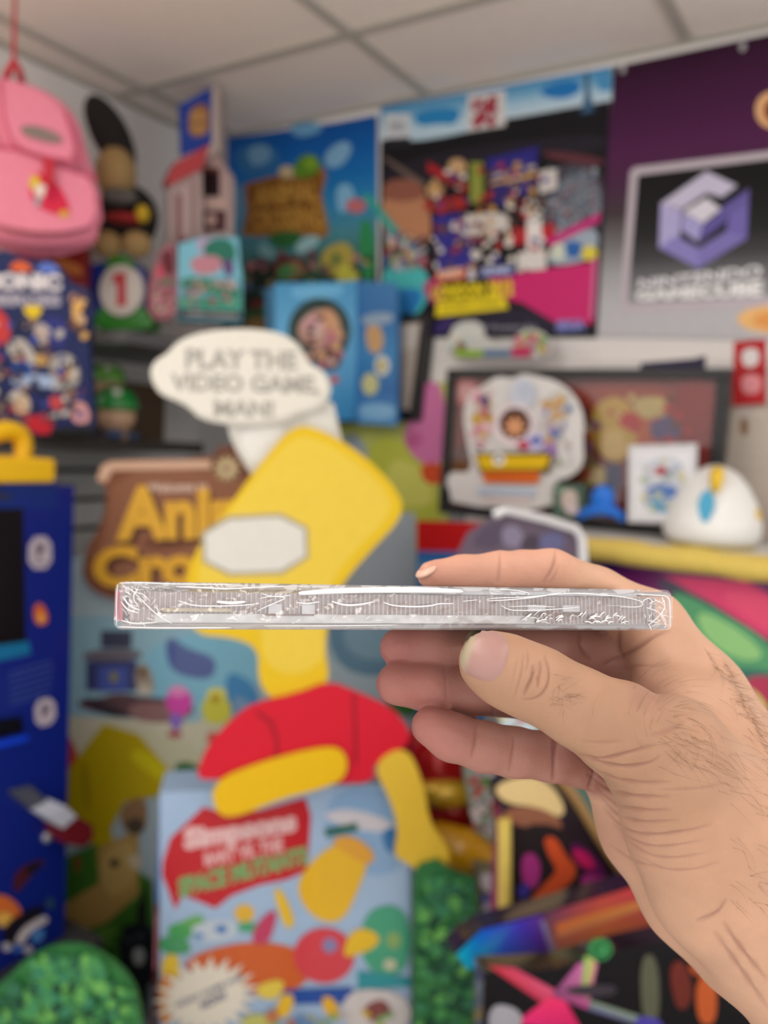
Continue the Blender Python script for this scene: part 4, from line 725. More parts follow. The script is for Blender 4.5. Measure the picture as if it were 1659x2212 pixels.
# ---------------------------------------------------------------- clutter low on the right
INK[0] = 1.0
TZ = .80; tb = thing('display_table', 'low black display table holding the shiny carded packs', 'table', (-.05, .98, 0))
mb = MB(); abox(mb, -.40, .45, .58, 1.20, TZ-.03, TZ); mb.build('tabletop', M_black, tb)
for x in (-.36, .41):
    for y in (.62, 1.16): mb = MB(); abox(mb, x-.02, x+.02, y-.02, y+.02, 0, TZ-.03); mb.build('leg', M_black, tb)
# grey-violet clear box under the framed picture, red box beside it
pc = around(PY(1.20).p(1120, 1160), -20); t = thing('clear_trophy_box', 'grey violet box with a clear rim behind the index finger', 'box', pc.p(1120, 1260))
mb = MB(); slabgeo(mb, pc, [(985, 1200), (1010, 1150), (1070, 1112), (1110, 1104), (1240, 1140), (1262, 1190), (1262, 1330), (985, 1330)], .06, hx('5a4a5c')); art(mb, pc, [('4a3a50', smoothp([(1010, 1180), (1050, 1130), (1100, 1130), (1080, 1190)])), ('7a7088', smoothp([(1080, 1140), (1120, 1130), (1140, 1180), (1090, 1185)])), ('5a5880', smoothp([(1170, 1150), (1220, 1150), (1220, 1190), (1160, 1190)])), ('3a2c3c', smoothp([(1130, 1160), (1160, 1150), (1170, 1190), (1120, 1190)]))]); mb.build('violet_body', GLOSSP, t)
mb = MB(); P_ = pc.shift(.01); tubegeo(mb, [P_.p(x, y) for x, y in [(1068, 1112), (1095, 1102), (1180, 1122), (1244, 1142), (1258, 1165), (1264, 1330)]], .007, (0, 0, 1), n=8); mb.build('clear_rim', mat('clear_rim', (.62, .62, .64), .15, coat=1), t)
hb = Vector(pc.p(1120, 1330)); mb = MB(); abox(mb, hb.x-.02, hb.x+.10, hb.y+.01, hb.y+.06, 0, hb.z-.001, (.25, .04, .10)); art(mb, PY(hb.y+.01), confetti(random.Random(3), (1070, 1340, 1240, 1700), 80, ['2a78b8', 'c8d8e0', 'd8a838', 'c02a70', '3a8a4a', '8a1a2a', 'd8d4a0'], 12, 34)); o = mb.build('tall_printed_carton', PRINT); tag(o, 'tall colourful printed carton hidden behind the fingers, seen between ring finger and little finger', 'box')
pr_ = PY(1.36); mb = MB(); slabgeo(mb, pr_, [(900, 1125), (1042, 1130), (1042, 1192), (900, 1190)], .012, hx('b00c10')); slabgeo(mb, pr_, [(900, 1190), (1042, 1192), (1042, pyz(pr_, 1042, .002)), (900, pyz(pr_, 900, .002))], .012, hx('2a5f94')); art(mb, pr_, [('2a62a0', R(905, 1192, 1040, 1230)), ('5a8ab0', R(905, 1215, 1040, 1240))]); tag(mb.build('red_topped_board', PRINT), 'blue board with a red top just right of the beach standee', 'board')
# red glossy balloon with gold
t = thing('foil_balloon', 'shiny dark red and gold foil balloon beside the yellow arm', 'balloon', at(960, 1800, 1.55)); axb = axes_of(around(at(960, 1700, 1.55), 0)); M_rf = mat('red_foil', (.42, .006, .008), .22, metal=.3, coat=.5); M_gf = mat('gold_foil', (.55, .34, .02), .3, metal=.4, coat=.4)
mb = MB(); ballgeo(mb, at(950, 1660, 1.57), .085, .05, .10, (0, 0, 1), axb); mb.build('upper_lobe', M_rf, t, smooth=True)
mb = MB(); ballgeo(mb, at(985, 1765, 1.585), .095, .05, .10, (0, 0, 1), axb); mb.build('lower_lobe', M_rf, t, smooth=True)
mb = MB(); ballgeo(mb, at(965, 1712, 1.53), .062, .03, .028, (0, 0, 1), axb); mb.build('gold_band', M_gf, t, smooth=True)
mb = MB(); tubegeo(mb, [at(930, 1820, 1.50), at(1000, 1835, 1.49), at(1085, 1885, 1.48)], [.040, .040, .032], (0, 0, 1), n=24); o = mb.build('yellow_tube', mat('amber_gloss', (.62, .31, .004), .25, coat=.5), smooth=True); tag(o, 'amber yellow glossy tube lying below the red foil balloon', 'tube')
o.modifiers.new('b', 'BEVEL').width = .005
for mb_, nm, lb, base in ():
    pass
pw = around(at(1040, 1760, 1.5), 8); mb = MB(); slabgeo(mb, pw, smoothp([(1000, 1650), (1030, 1635), (1062, 1680), (1060, 1760), (1080, 1800), (1080, 1830), (1030, 1810), (1016, 1740)], 1), .02, hx('9aa89a')); art(mb, pw, confetti(random.Random(6), (1008, 1650, 1068, 1810), 36, ['c8c8c8', '5a8a3a', 'b8b0b8', '8a9a98', 'c04040', 'e0d8d8', '6a5a3a'], 6, 12)); tag(mb.build('speckled_cutout', PRINT), 'white and green speckled cutout left of the round gold mirror board', 'cutout')
pw = around(at(1060, 1950, 1.42), 10); mb = MB(); slabgeo(mb, pw, [(1032, 1875), (1072, 1880), (1076, pyz(pw, 1076, .002)), (1032, pyz(pw, 1032, .002))], .03, hx('7a745c')); art(mb, pw, [('d0ccd0', smoothp([(1036, 1882), (1070, 1890), (1066, 1930), (1038, 1920)])), ('5a6aa8', smoothp([(1036, 1930), (1064, 1930), (1064, 1958), (1040, 1958)])), ('c0c4d4', smoothp([(1040, 1950), (1068, 1950), (1066, 1990), (1042, 1985)]))]); tag(mb.build('narrow_printed_carton', PRINT), 'narrow white and blue printed carton between green bush and gold framed board', 'box')
# gold framed art board
pg = around(at(1200, 1850, 1.19), 10); t = thing('framed_art_board', 'gold edged dark art board with pink and orange shapes below the little finger', 'board', pg.p(1180, 2010))
ar = [(1090, 1760), (1064, 1720), (1062, 1690), (1110, 1668), (1180, 1662), (1230, 1700), (1290, 1800), (1350, 1890), (1400, 1960), (1400, 2030), (1090, 2020)]
sh = [('d8bc84', smoothp([(1062, 1700), (1120, 1676), (1180, 1682), (1222, 1740), (1212, 1770), (1160, 1742), (1090, 1736)])), ('8c5a44', smoothp([(1090, 1745), (1160, 1740), (1215, 1770), (1210, 1800), (1150, 1790), (1090, 1775)])), ('2a2224', smoothp([(1100, 1780), (1230, 1780), (1260, 1900), (1240, 1980), (1120, 1990)])), ('a0347c', smoothp([(1125, 1850), (1150, 1838), (1170, 1870), (1160, 1920), (1128, 1915)])), ('3c3490', smoothp([(1120, 1910), (1145, 1905), (1140, 1940), (1118, 1940)])),
      ('c8502c', smoothp([(1172, 1808), (1200, 1806), (1222, 1850), (1245, 1870), (1240, 1900), (1200, 1930), (1150, 1965), (1120, 1970), (1180, 1905), (1205, 1880), (1185, 1850)])), ('a0307a', smoothp([(1250, 1880), (1330, 1900), (1340, 1960), (1260, 1940)])), ('5a1a50', smoothp([(1225, 1810), (1280, 1840), (1320, 1900), (1250, 1880)])), ('b8205a', smoothp([(1230, 1830), (1270, 1840), (1290, 1880), (1250, 1870)])), ('101014', smoothp([(1240, 1950), (1400, 1950), (1400, 2030), (1200, 2020)])), ('8a7a90', smoothp([(1200, 1960), (1300, 1940), (1340, 1960), (1230, 1985)]))]
mb = MB(); slabgeo(mb, pg, ar, .015, hx('2a2026')); art(mb, pg, sh); mb.build('art_print', GLOSSP, t)
mb = MB(); tubegeo(mb, [pg.shift(.004).p(x, y) for x, y in curve2([(1090, 2100), (1090, 1780), (1088, 1770)])], .010, (0, 0, 1)); mb.build('gold_edge', M_gold, t, smooth=True)
mb = MB(); tubegeo(mb, [pg.shift(.006).p(x, y) for x, y in curve2([(1180, 1662), (1228, 1698), (1290, 1802), (1345, 1885), (1410, 1965)])], .008, (0, 0, 1)); mb.build('brown_rim', mat('brown_rim', (.30, .17, .06), .4), t, smooth=True)
ph = pg.shift(-.05); mb = MB(); slabgeo(mb, ph, [(1200, 1690), (1420, 1690), (1460, 2000), (1300, 2000)], .01, hx('5a7a70')); tag(mb.build('teal_board', PRINT), 'plain grey teal board behind the gold edged art board', 'board')
# iridescent packs
def prism(name='prism_foil'):
    return printed('iridescent_foil', rough=.18, spec=.8, coat=.8, sat=.12, nscale=25)
F = prism()
pk = around(at(1300, 2040, 1.08), 18)
sh = [(['14b8d0', '1a58d8', '4a3cc0', '6a3a90', '5a2a6a', '3a2a80', '1c6ad8', '18b0d8'], [(985, 2062), (1040, 2008), (1120, 1988), (1172, 1974), (1200, 2080), (1120, 2086), (1060, 2090), (1010, 2094)]),
      (['5a3a60', 'c8504a', 'e0484a', 'c83a60', '6a3aa0', 'b8607a', 'e88a4a', 'c87a58'], [(1174, 1972), (1300, 1936), (1440, 1894), (1556, 1952), (1500, 2004), (1400, 2030), (1300, 2050), (1204, 2078)]), (['ec7a3a', 'f08a50', 'f0a060', 'd88860'], [(1200, 1996), (1420, 1932), (1420, 1950), (1205, 2026)]), (['c8c870', '6ac070', '4aa860', 'a8b890', 'c0c090', 'd8d090'], [(1330, 2024), (1420, 2012), (1500, 2000), (1540, 2012), (1420, 2030), (1336, 2044)]), ('8a80b0', [(1166, 1990), (1176, 1986), (1202, 2064), (1192, 2068)])]
mb = MB(); slabgeo(mb, pk, [(983, 2062), (1005, 2030), (1045, 2004), (1180, 1968), (1440, 1890), (1560, 1950), (1600, 2000), (1440, 2036), (1200, 2085), (1010, 2096)], .03, hx('241a2c')); art(mb, pk, sh, 1.15); tag(mb.build('iridescent_pack', F), 'long iridescent rainbow pack under the wrist, blue at its left tip', 'pack')
pk = around(at(1300, 2150, .98), 12)
sh = [(['b8303a', 'c83a60', 'd85a80', 'b83050'], [(1052, 2085), (1110, 2090), (1220, 2150), (1190, 2180)]), (['d82a70', 'e83a60', 'e8306a', 'c82060'], [(1110, 2212), (1190, 2150), (1220, 2160), (1260, 2230)]), (['6a3a60', 'c060a0', 'd87ab0', 'b04a80'], [(1190, 2150), (1250, 2080), (1290, 2080), (1270, 2180)]),
      ('3a8a4c', E(1296, 2050, 26, 24)), ('1f5a34', E(1298, 2052, 17, 16)), ('4aa060', E(1300, 2052, 8, 8)), (['8ac060', 'c8a870', 'c84a90', 'b84a90', '8ab060'], [(1262, 2062), (1286, 2074), (1282, 2100), (1270, 2170), (1255, 2140)]), (['8a9a80', '8aa088', '6a6a90', '5a5a90'], [(1275, 2160), (1400, 2200), (1400, 2220), (1270, 2180)]),
      ('d0b884', smoothp([(1490, 2040), (1520, 2035), (1530, 2065), (1500, 2072)])), ('b0502a', smoothp([(1480, 2080), (1540, 2070), (1545, 2110), (1500, 2110)])), ('c05a2c', smoothp([(1500, 2110), (1545, 2100), (1548, 2212), (1505, 2212)])), ('6a2a20', smoothp([(1440, 2080), (1480, 2070), (1500, 2160), (1460, 2190)])), ('5a5a48', smoothp([(1380, 2060), (1420, 2060), (1425, 2212), (1385, 2212)])), ('4a40a0', smoothp([(1370, 2190), (1430, 2200), (1430, 2230), (1370, 2230)])), ('b08a9a', R(1570, 2060, 1610, 2080)), ('b08a9a', R(1575, 2100, 1615, 2130)), ('3a343c', smoothp([(1210, 2130), (1330, 2120), (1330, 2150), (1240, 2150)])),
      ('9a98a0', smoothp([(1060, 2160), (1130, 2180), (1120, 2230), (1050, 2230)]))]
mb = MB(); slabgeo(mb, pk, [(1044, 2100), (1200, 2092), (1340, 2052), (1440, 2030), (1600, 2000), (1680, 2060), (1680, 2300), (1040, 2300)], .03, hx('141014')); art(mb, pk, sh, 1.15); tag(mb.build('black_foil_pack', F), 'black foil pack with pink and green ribbons at the bottom right corner', 'pack')
# ---------------------------------------------------------------- jewel case pose (also shapes the grip of the hand)
BL = at(249, 1357, .1870); BRt = at(1450, 1359, .2245); TLc = at(249, 1259, .1870)
ce = (BRt-BL).normalized(); CW = (BRt-BL).length
cu_ = (TLc-BL); cu_ = (cu_-ce*cu_.dot(ce)).normalized(); CH = .0103
# the case is seen exactly edge-on: lay its depth along the sight line through its middle
mid = BL+ce*CW*.5+cu_*CH*.62; sight = (mid-CAM).normalized()
cb = (sight-ce*sight.dot(ce)).normalized(); cu = ce.cross(cb) * -1
if cu.dot(UP) < 0: cu = -cu
CD = .1245
def cpt(a, b, c): return BL+ce*a+cb*b+cu*c      # a along, b deep, c up (metres)
print('case width', CW)
# ---------------------------------------------------------------- hand: distance field -> one continuous skin
def c3(px, py, d): return np.array([(px-CX)/FPX*d, (py-CY)/FPX*d, d])*1000
Rm = np.array([RT, -UP, FW])
def w2c(p): return Rm @ np.array(p-CAM)*1000
def c2w(a): return CAM+Vector((Rm.T @ np.asarray(a))/1000)
FING = dict(
 index=[(934, 1243, .248, 4.7), (1000, 1240, .2500, 5.6), (1078, 1239, .254, 6.6), (1130, 1237, .257, 6.7), (1190, 1238, .259, 7.4), (1290, 1282, .261, 8.2), (1405, 1352, .258, 10.5)],
 middle=[(864, 1399, .234, 5.9), (940, 1400, .236, 6.6), (1010, 1400, .240, 6.9), (1180, 1400, .252, 7.6), (1240, 1405, .262, 8.4), (1370, 1430, .268, 10)],
 ring=[(858, 1477, .228, 6.0), (930, 1485, .230, 6.5), (1010, 1493, .234, 6.6), (1150, 1504, .246, 7.0), (1260, 1500, .262, 8.0), (1370, 1520, .268, 10)],
 pinky=[(928, 1569, .221, 5.2), (975, 1592, .222, 6.2), (1045, 1613, .226, 6.6), (1110, 1625, .230, 6.7), (1190, 1634, .236, 6.9), (1340, 1655, .252, 9.5)])
THUMB = [(1052, 1428, .2045, 6.8), (1075, 1440, .2035, 7.9), (1120, 1462, .2030, 8.2), (1170, 1482, .2030, 8.5), (1250, 1528, .2040, 9.2), (1345, 1578, .2070, 11.5), (1440, 1640, .2130, 15.5), (1545, 1760, .2200, 20)]
PALM = [
 [(1405, 1352, .258, 10.5), (1510, 1500, .254, 13), (1665, 1760, .246, 19)],
 [(1375, 1440, .264, 10), (1500, 1600, .262, 13), (1640, 1850, .252, 18)],
 [(1372, 1530, .266, 10), (1480, 1680, .260, 13), (1600, 1900, .250, 18)],
 [(1318, 1655, .252, 9.5), (1395, 1790, .250, 13), (1500, 1930, .246, 15), (1600, 2010, .242, 18)],
 [(1440, 1640, .2160, 14), (1500, 1780, .2200, 17.5), (1560, 1900, .2240, 19), (1640, 1990, .229, 20)],
 [(1410, 1400, .250, 8), (1440, 1520, .236, 9), (1450, 1620, .224, 11)],
 [(1520, 1560, .236, 14), (1620, 1740, .232, 18)],
 [(1640, 1860, .236, 24), (1730, 2010, .234, 25), (1900, 2290, .232, 27), (2060, 2560, .230, 30)]]
def cone_sd(P, a, b, ra, rb):
    ba = b-a; t = np.clip(((P-a)@ba)/ba.dot(ba), 0, 1)
    return np.linalg.norm(P-a-t[:, None]*ba, axis=1)-(ra+(rb-ra)*t)
def smin(a, b, k):
    h = np.clip(.5+.5*(b-a)/k, 0, 1); return b*(1-h)+a*h-k*h*(1-h)
def chain(P, ch, k):
    d = None
    for q0, q1 in zip(ch[:-1], ch[1:]):
        v = cone_sd(P, c3(*q0[:3]), c3(*q1[:3]), q0[3], q1[3]); d = v if d is None else smin(d, v, k)
    return d
case_c = w2c(cpt(CW/2, CD/2, CH/2)); case_ax = [Rm@np.array(v) for v in (ce, cb, cu)]
case_h = np.array([CW/2*1000+.3, CD/2*1000+.3, CH/2*1000+.3])
def case_sd(P):
    q = np.stack([np.abs((P-case_c)@a) for a in case_ax], 1)-case_h
    return np.linalg.norm(np.maximum(q, 0), axis=1)+np.minimum(q.max(1), 0)
def hand_sd(P):
    pal = None
    for ch in PALM:
        v = chain(P, ch, 6); pal = v if pal is None else smin(pal, v, 6)
    out = smin(pal, chain(P, THUMB, 4), 5)
    for nme, ch in FING.items():
        out = np.minimum(out, smin(pal, chain(P, ch, 2.5), 4))
    return np.maximum(out, -case_sd(P))
VX = 1.25
allp = [c3(*q[:3]) for ch in list(FING.values())+[THUMB]+PALM[:-1]+[PALM[-1][:3]] for q in ch]
lo = np.min(allp, 0)-22; hi = np.max(allp, 0)+26
hi[0] = min(hi[0], 125); hi[1] = min(hi[1], 172)
nx, ny, nz = [int(math.ceil((hi[i]-lo[i])/VX))+1 for i in range(3)]
gx_, gy_, gz_ = [lo[i]+VX*np.arange(n) for i, n in enumerate((nx, ny, nz))]
D = np.empty((nx, ny, nz), np.float32)
YY, ZZ = np.meshgrid(gy_, gz_, indexing='ij')
CH8 = 8
for i in range(0, nx, CH8):
    xs = gx_[i:i+CH8]
    P = np.stack([np.repeat(xs, ny*nz), np.tile(YY.ravel(), len(xs)), np.tile(ZZ.ravel(), len(xs))], 1)
    D[i:i+len(xs)] = hand_sd(P).reshape(len(xs), ny, nz)
def surface_nets(D):
    s = D < 0
    c = [D[i:nx-1+i, j:ny-1+j, k:nz-1+k] for i in (0, 1) for j in (0, 1) for k in (0, 1)]
    sg = [(q < 0) for q in c]; cnt = sum(q.astype(np.int8) for q in sg); act = (cnt > 0) & (cnt < 8)
    off = [(i, j, k) for i in (0, 1) for j in (0, 1) for k in (0, 1)]
    idx = -np.ones(act.shape, np.int64); idx[act] = np.arange(act.sum())
    pos = np.zeros((act.sum(), 3)); wt = np.zeros(act.sum())
    for a in range(8):
        for b in range(a+1, 8):
            if sum(abs(off[a][t]-off[b][t]) for t in range(3)) != 1: continue
            da, db = c[a][act], c[b][act]; cr = (da < 0) != (db < 0)
            t = np.where(cr, da/(da-db+1e-12), 0)
            p = np.array(off[a])[None]+t[:, None]*(np.array(off[b])-np.array(off[a]))[None]
            pos[cr] += p[cr]; wt[cr] += 1
    pos /= wt[:, None]
    base = np.argwhere(act); V = (base+pos)*VX+lo
    F = []
    for ax in range(3):
        o = [0, 0, 0]; o[ax] = 1; u, w = [t for t in range(3) if t != ax]
        A = s[:nx-o[0], :ny-o[1], :nz-o[2]]; B = s[o[0]:, o[1]:, o[2]:]
        e = np.argwhere(A != B)
        e = e[(e[:, u] > 0) & (e[:, w] > 0) & (e[:, u] < D.shape[u]-1) & (e[:, w] < D.shape[w]-1)]
        du = np.zeros(3, int); du[u] = 1; dw = np.zeros(3, int); dw[w] = 1
        q = [idx[tuple((e-k).T)] for k in (du*0, du, du+dw, dw)]
        q = np.stack(q, 1); fl = A[tuple(e.T)]
        if ax == 1: fl = ~fl
        q[~fl] = q[~fl][:, ::-1]
        F.append(q)
    return V, np.concatenate(F)
HV, HF = surface_nets(D)
def adj_smooth(V, F, it, lam=.5):
    for _ in range(it):
        s = np.zeros_like(V); n = np.zeros(len(V))
        for a in range(4):
            for b in (F[:, (a+1) % 4], F[:, (a-1) % 4]):
                np.add.at(s, F[:, a], V[b]); np.add.at(n, F[:, a], 1)
        V = V+lam*(s/n[:, None]-V)
    return V
HV = adj_smooth(HV, HF, 3)
me = bpy.data.meshes.new('t'); me.from_pydata([tuple(v) for v in HV], [], [tuple(int(i) for i in f) for f in HF]); me.update()
to = bpy.data.objects.new('t', me); COL.objects.link(to); sm = to.modifiers.new('s', 'SUBSURF'); sm.levels = 2; sm.render_levels = 2
dg = bpy.context.evaluated_depsgraph_get(); hm = bpy.data.meshes.new_from_object(to.evaluated_get(dg)); bpy.data.objects.remove(to)
n = len(hm.vertices); HV = np.empty(n*3); hm.vertices.foreach_get('co', HV); HV = HV.reshape(-1, 3)
NN = np.empty(n*3); hm.vertices.foreach_get('normal', NN); NN = NN.reshape(-1, 3)
# make normals point outwards
ee = .3; tst = hand_sd(HV[::997]+NN[::997]*ee)-hand_sd(HV[::997])
if np.median(tst) < 0: NN = -NN; hm.flip_normals()
SX = HV[:, 0]/HV[:, 2]*FPX+CX; SY = HV[:, 1]/HV[:, 2]*FPX+CY; SZ = HV[:, 2]/1000
facing = -(NN*HV).sum(1)/np.linalg.norm(HV, axis=1)
def polyd(pts):
    best = np.full(n, 1e9)
    for (x0, y0), (x1, y1) in zip(pts[:-1], pts[1:]):
        dx, dy = x1-x0, y1-y0; t = np.clip(((SX-x0)*dx+(SY-y0)*dy)/(dx*dx+dy*dy), 0, 1)
        best = np.minimum(best, np.hypot(SX-x0-t*dx, SY-y0-t*dy))
    return best
def polyt(pts):
    best = np.full(n, 1e9); tt = np.zeros(n); L = [0]
    for a, b in zip(pts[:-1], pts[1:]): L.append(L[-1]+math.hypot(b[0]-a[0], b[1]-a[1]))
    for i, ((x0, y0), (x1, y1)) in enumerate(zip(pts[:-1], pts[1:])):
        dx, dy = x1-x0, y1-y0; t = np.clip(((SX-x0)*dx+(SY-y0)*dy)/(dx*dx+dy*dy), 0, 1); d = np.hypot(SX-x0-t*dx, SY-y0-t*dy)
        m = d < best; best[m] = d[m]; tt[m] = ((L[i]+t*(L[i+1]-L[i]))/L[-1])[m]
    return best, tt
# skin folds: (points in the photograph, width px, depth mm, nearest, farthest)
FOLD = [
 ([(1132, 1410), (1128, 1450), (1116, 1490), (1108, 1512)], 3.5, .35, 0, .215), ([(1152, 1435), (1150, 1462), (1138, 1485), (1130, 1505)], 4.5, .75, 0, .215),
 ([(1168, 1425), (1168, 1450), (1160, 1475), (1166, 1485)], 3.5, .45, 0, .215), ([(1178, 1415), (1188, 1450), (1182, 1485), (1160, 1510), (1125, 1512)], 4, .6, 0, .215),
 ([(1140, 1400), (1142, 1430), (1134, 1455)], 3, .3, 0, .215), ([(1120, 1415), (1112, 1450), (1104, 1480)], 2.5, .2, 0, .215), ([(1155, 1465), (1166, 1462), (1160, 1490)], 3, .4, 0, .215),
 ([(1232, 1622), (1262, 1640), (1310, 1640), (1370, 1622), (1420, 1608)], 5, .7, 0, .25), ([(1250, 1630), (1300, 1652), (1360, 1658), (1410, 1648), (1425, 1630)], 5, .85, 0, .25),
 ([(1262, 1650), (1310, 1680), (1370, 1692), (1450, 1690)], 5, .6, 0, .25), ([(1268, 1668), (1310, 1708), (1370, 1722), (1450, 1722)], 5.5, .7, 0, .25),
 ([(1280, 1690), (1320, 1735), (1380, 1752), (1450, 1750)], 5, .6, 0, .25), ([(1290, 1710), (1330, 1760), (1390, 1778), (1470, 1772)], 4.5, .5, 0, .25),
 ([(1300, 1740), (1345, 1790), (1400, 1806), (1490, 1795), (1540, 1780)], 4.5, .55, 0, .25), ([(1320, 1775), (1370, 1820), (1430, 1832), (1520, 1815)], 4, .45, 0, .25),
 ([(1340, 1800), (1390, 1845), (1450, 1856), (1530, 1842)], 4, .4, 0, .25), ([(1380, 1850), (1430, 1880), (1500, 1880), (1560, 1860)], 4, .35, 0, .25),
 ([(1310, 1820), (1370, 1862), (1430, 1875)], 4, .4, 0, .25), ([(1420, 1706), (1500, 1706), (1580, 1690)], 4, .3, 0, .25), ([(1400, 1590), (1440, 1580), (1480, 1560)], 8, .4, 0, .25), ([(1250, 1600), (1300, 1606), (1350, 1600)], 5, .3, 0, .25),
 ([(1500, 1990), (1550, 1975), (1570, 1940)], 6, .6, 0, .27), ([(1560, 1990), (1600, 2050), (1659, 2120)], 7, .7, 0, .27), ([(1540, 2010), (1590, 2080), (1659, 2180)], 7, .6, 0, .27),
 ([(1290, 1640), (1285, 1680), (1268, 1712), (1262, 1735)], 7, 1.3, .21, .30), ([(1193, 1560), (1200, 1610), (1196, 1690)], 5, 1.6, .219, .28),
 ([(1078, 1190), (1080, 1225), (1074, 1262)], 4.5, .45, 0, .3), ([(1200, 1186), (1196, 1225), (1172, 1262)], 5, .6, 0, .3), ([(1185, 1262), (1200, 1245), (1206, 1220)], 4, .3, 0, .3),
 ([(1028, 1560), (1030, 1600), (1018, 1640)], 4.5, .5, 0, .26), ([(1112, 1585), (1108, 1630), (1100, 1672)], 5, .5, 0, .26), ([(960, 1430), (966, 1520)], 4, .3, 0, .26), ([(1002, 1380), (1000, 1440)], 4, .3, 0, .26),
 ([(1062, 1520), (1066, 1556)], 5, .4, .21, .27), ([(1300, 1440), (1350, 1412), (1410, 1372), (1450, 1360)], 6, .8, .22, .30), ([(1330, 1448), (1390, 1432), (1450, 1424)], 5, .35, .22, .30),
 ([(1336, 1360), (1332, 1400), (1345, 1425)], 6, 1.0, .23, .31), ([(1252, 1360), (1256, 1400), (1280, 1430)], 6, 1.2, .23, .31)]
FS = .60
disp = np.zeros(n); foldc = np.zeros(n)
for pts, w, dep, zn, zf in FOLD:
    dd, tt = polyt(curve2(pts)); fade = np.clip(np.sin(math.pi*tt), 0, 1)**.55; msk = np.clip(facing*2.5, 0, 1)*((SZ > zn) & (SZ < zf))*fade
    wob_ = 1+.25*np.sin(SX*.11+SY*.07+len(pts)); g = np.exp(-(dd/(w*wob_*.8))**2)*msk; br = np.exp(-(dd/(w*2.6))**2)*msk
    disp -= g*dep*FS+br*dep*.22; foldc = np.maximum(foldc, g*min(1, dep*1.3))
def soft(x, y, r, z0=0, z1=1): return np.exp(-(((SX-x)/r)**2+((SY-y)/r)**2))*((SZ > z0) & (SZ < z1))
disp += -1.6*soft(1420, 1430, 45, .22, .3) + .8*soft(1475, 1560, 60) - 1.0*soft(1400, 1515, 30, 0, .25)
HV2 = HV+NN*disp[:, None]
# skin colour: tan on thumb and wrist, pinker inside the fingers with their shade painted in
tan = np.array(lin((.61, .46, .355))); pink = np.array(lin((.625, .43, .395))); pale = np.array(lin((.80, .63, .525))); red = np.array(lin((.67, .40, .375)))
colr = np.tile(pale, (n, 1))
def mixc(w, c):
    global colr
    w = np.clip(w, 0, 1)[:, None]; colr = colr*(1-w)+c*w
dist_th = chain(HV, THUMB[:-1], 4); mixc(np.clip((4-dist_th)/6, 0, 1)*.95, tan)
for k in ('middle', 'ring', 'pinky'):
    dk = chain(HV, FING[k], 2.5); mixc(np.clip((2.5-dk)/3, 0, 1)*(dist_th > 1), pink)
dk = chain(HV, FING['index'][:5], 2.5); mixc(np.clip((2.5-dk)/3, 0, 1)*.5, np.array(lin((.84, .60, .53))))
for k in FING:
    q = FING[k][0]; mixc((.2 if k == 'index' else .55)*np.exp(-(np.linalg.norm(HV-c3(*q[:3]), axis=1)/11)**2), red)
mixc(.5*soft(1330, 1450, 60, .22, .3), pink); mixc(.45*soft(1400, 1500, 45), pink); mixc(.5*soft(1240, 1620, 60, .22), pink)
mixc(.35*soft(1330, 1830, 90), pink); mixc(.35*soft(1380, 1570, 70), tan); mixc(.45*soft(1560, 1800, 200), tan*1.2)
mixc(.55*foldc, red*.55)  # dark red along the folds, crease shade painted into the skin
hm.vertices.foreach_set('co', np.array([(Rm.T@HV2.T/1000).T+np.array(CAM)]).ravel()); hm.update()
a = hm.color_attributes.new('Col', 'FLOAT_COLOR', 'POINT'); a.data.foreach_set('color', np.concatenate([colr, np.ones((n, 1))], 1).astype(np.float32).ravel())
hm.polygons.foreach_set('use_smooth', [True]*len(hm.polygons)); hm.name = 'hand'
def skin_mat():
    M = bpy.data.materials.new('skin'); M.use_nodes = True; nt = M.node_tree; b = nt.nodes['Principled BSDF']; L = nt.links.new
    a = nt.nodes.new('ShaderNodeAttribute'); a.attribute_name = 'Col'; tc = nt.nodes.new('ShaderNodeTexCoord')
    n1 = nt.nodes.new('ShaderNodeTexNoise'); n1.inputs['Scale'].default_value = 130; n1.inputs['Detail'].default_value = 5
    L(tc.outputs['Object'], n1.inputs['Vector']); r = nt.nodes.new('ShaderNodeMapRange'); r.inputs[3].default_value = .90; r.inputs[4].default_value = 1.10; L(n1.outputs['Fac'], r.inputs[0])
    mx = nt.nodes.new('ShaderNodeVectorMath'); mx.operation = 'SCALE'; L(a.outputs['Color'], mx.inputs[0]); L(r.outputs[0], mx.inputs['Scale']); L(mx.outputs[0], b.inputs['Base Color'])
    v = nt.nodes.new('ShaderNodeTexVoronoi'); v.inputs['Scale'].default_value = 1500; L(tc.outputs['Object'], v.inputs['Vector'])
    n2 = nt.nodes.new('ShaderNodeTexNoise'); n2.inputs['Scale'].default_value = 900; n2.inputs['Detail'].default_value = 3; L(tc.outputs['Object'], n2.inputs['Vector'])
    ad = nt.nodes.new('ShaderNodeMath'); ad.operation = 'ADD'; L(v.outputs['Distance'], ad.inputs[0]); L(n2.outputs['Fac'], ad.inputs[1])
    bp = nt.nodes.new('ShaderNodeBump'); bp.inputs['Strength'].default_value = .22; bp.inputs['Distance'].default_value = .00022; L(ad.outputs[0], bp.inputs['Height']); L(bp.outputs[0], b.inputs['Normal'])
    b.inputs['Roughness'].default_value = .46; b.inputs['Specular IOR Level'].default_value = .35
    b.inputs['Subsurface Weight'].default_value = .25; b.inputs['Subsurface Radius'].default_value = (1, .35, .2); b.inputs['Subsurface Scale'].default_value = .003
    return M
M_skin = skin_mat(); hm.materials.clear(); hm.materials.append(M_skin)
ho = bpy.data.objects.new('person', hm); COL.objects.link(ho)
tag(ho, 'bare hand and hairy wrist of a person pinching the wrapped disc case', 'person')
from mathutils.bvhtree import BVHTree
bvh = BVHTree.FromPolygons([v.co.copy() for v in hm.vertices], [tuple(p.vertices) for p in hm.polygons])
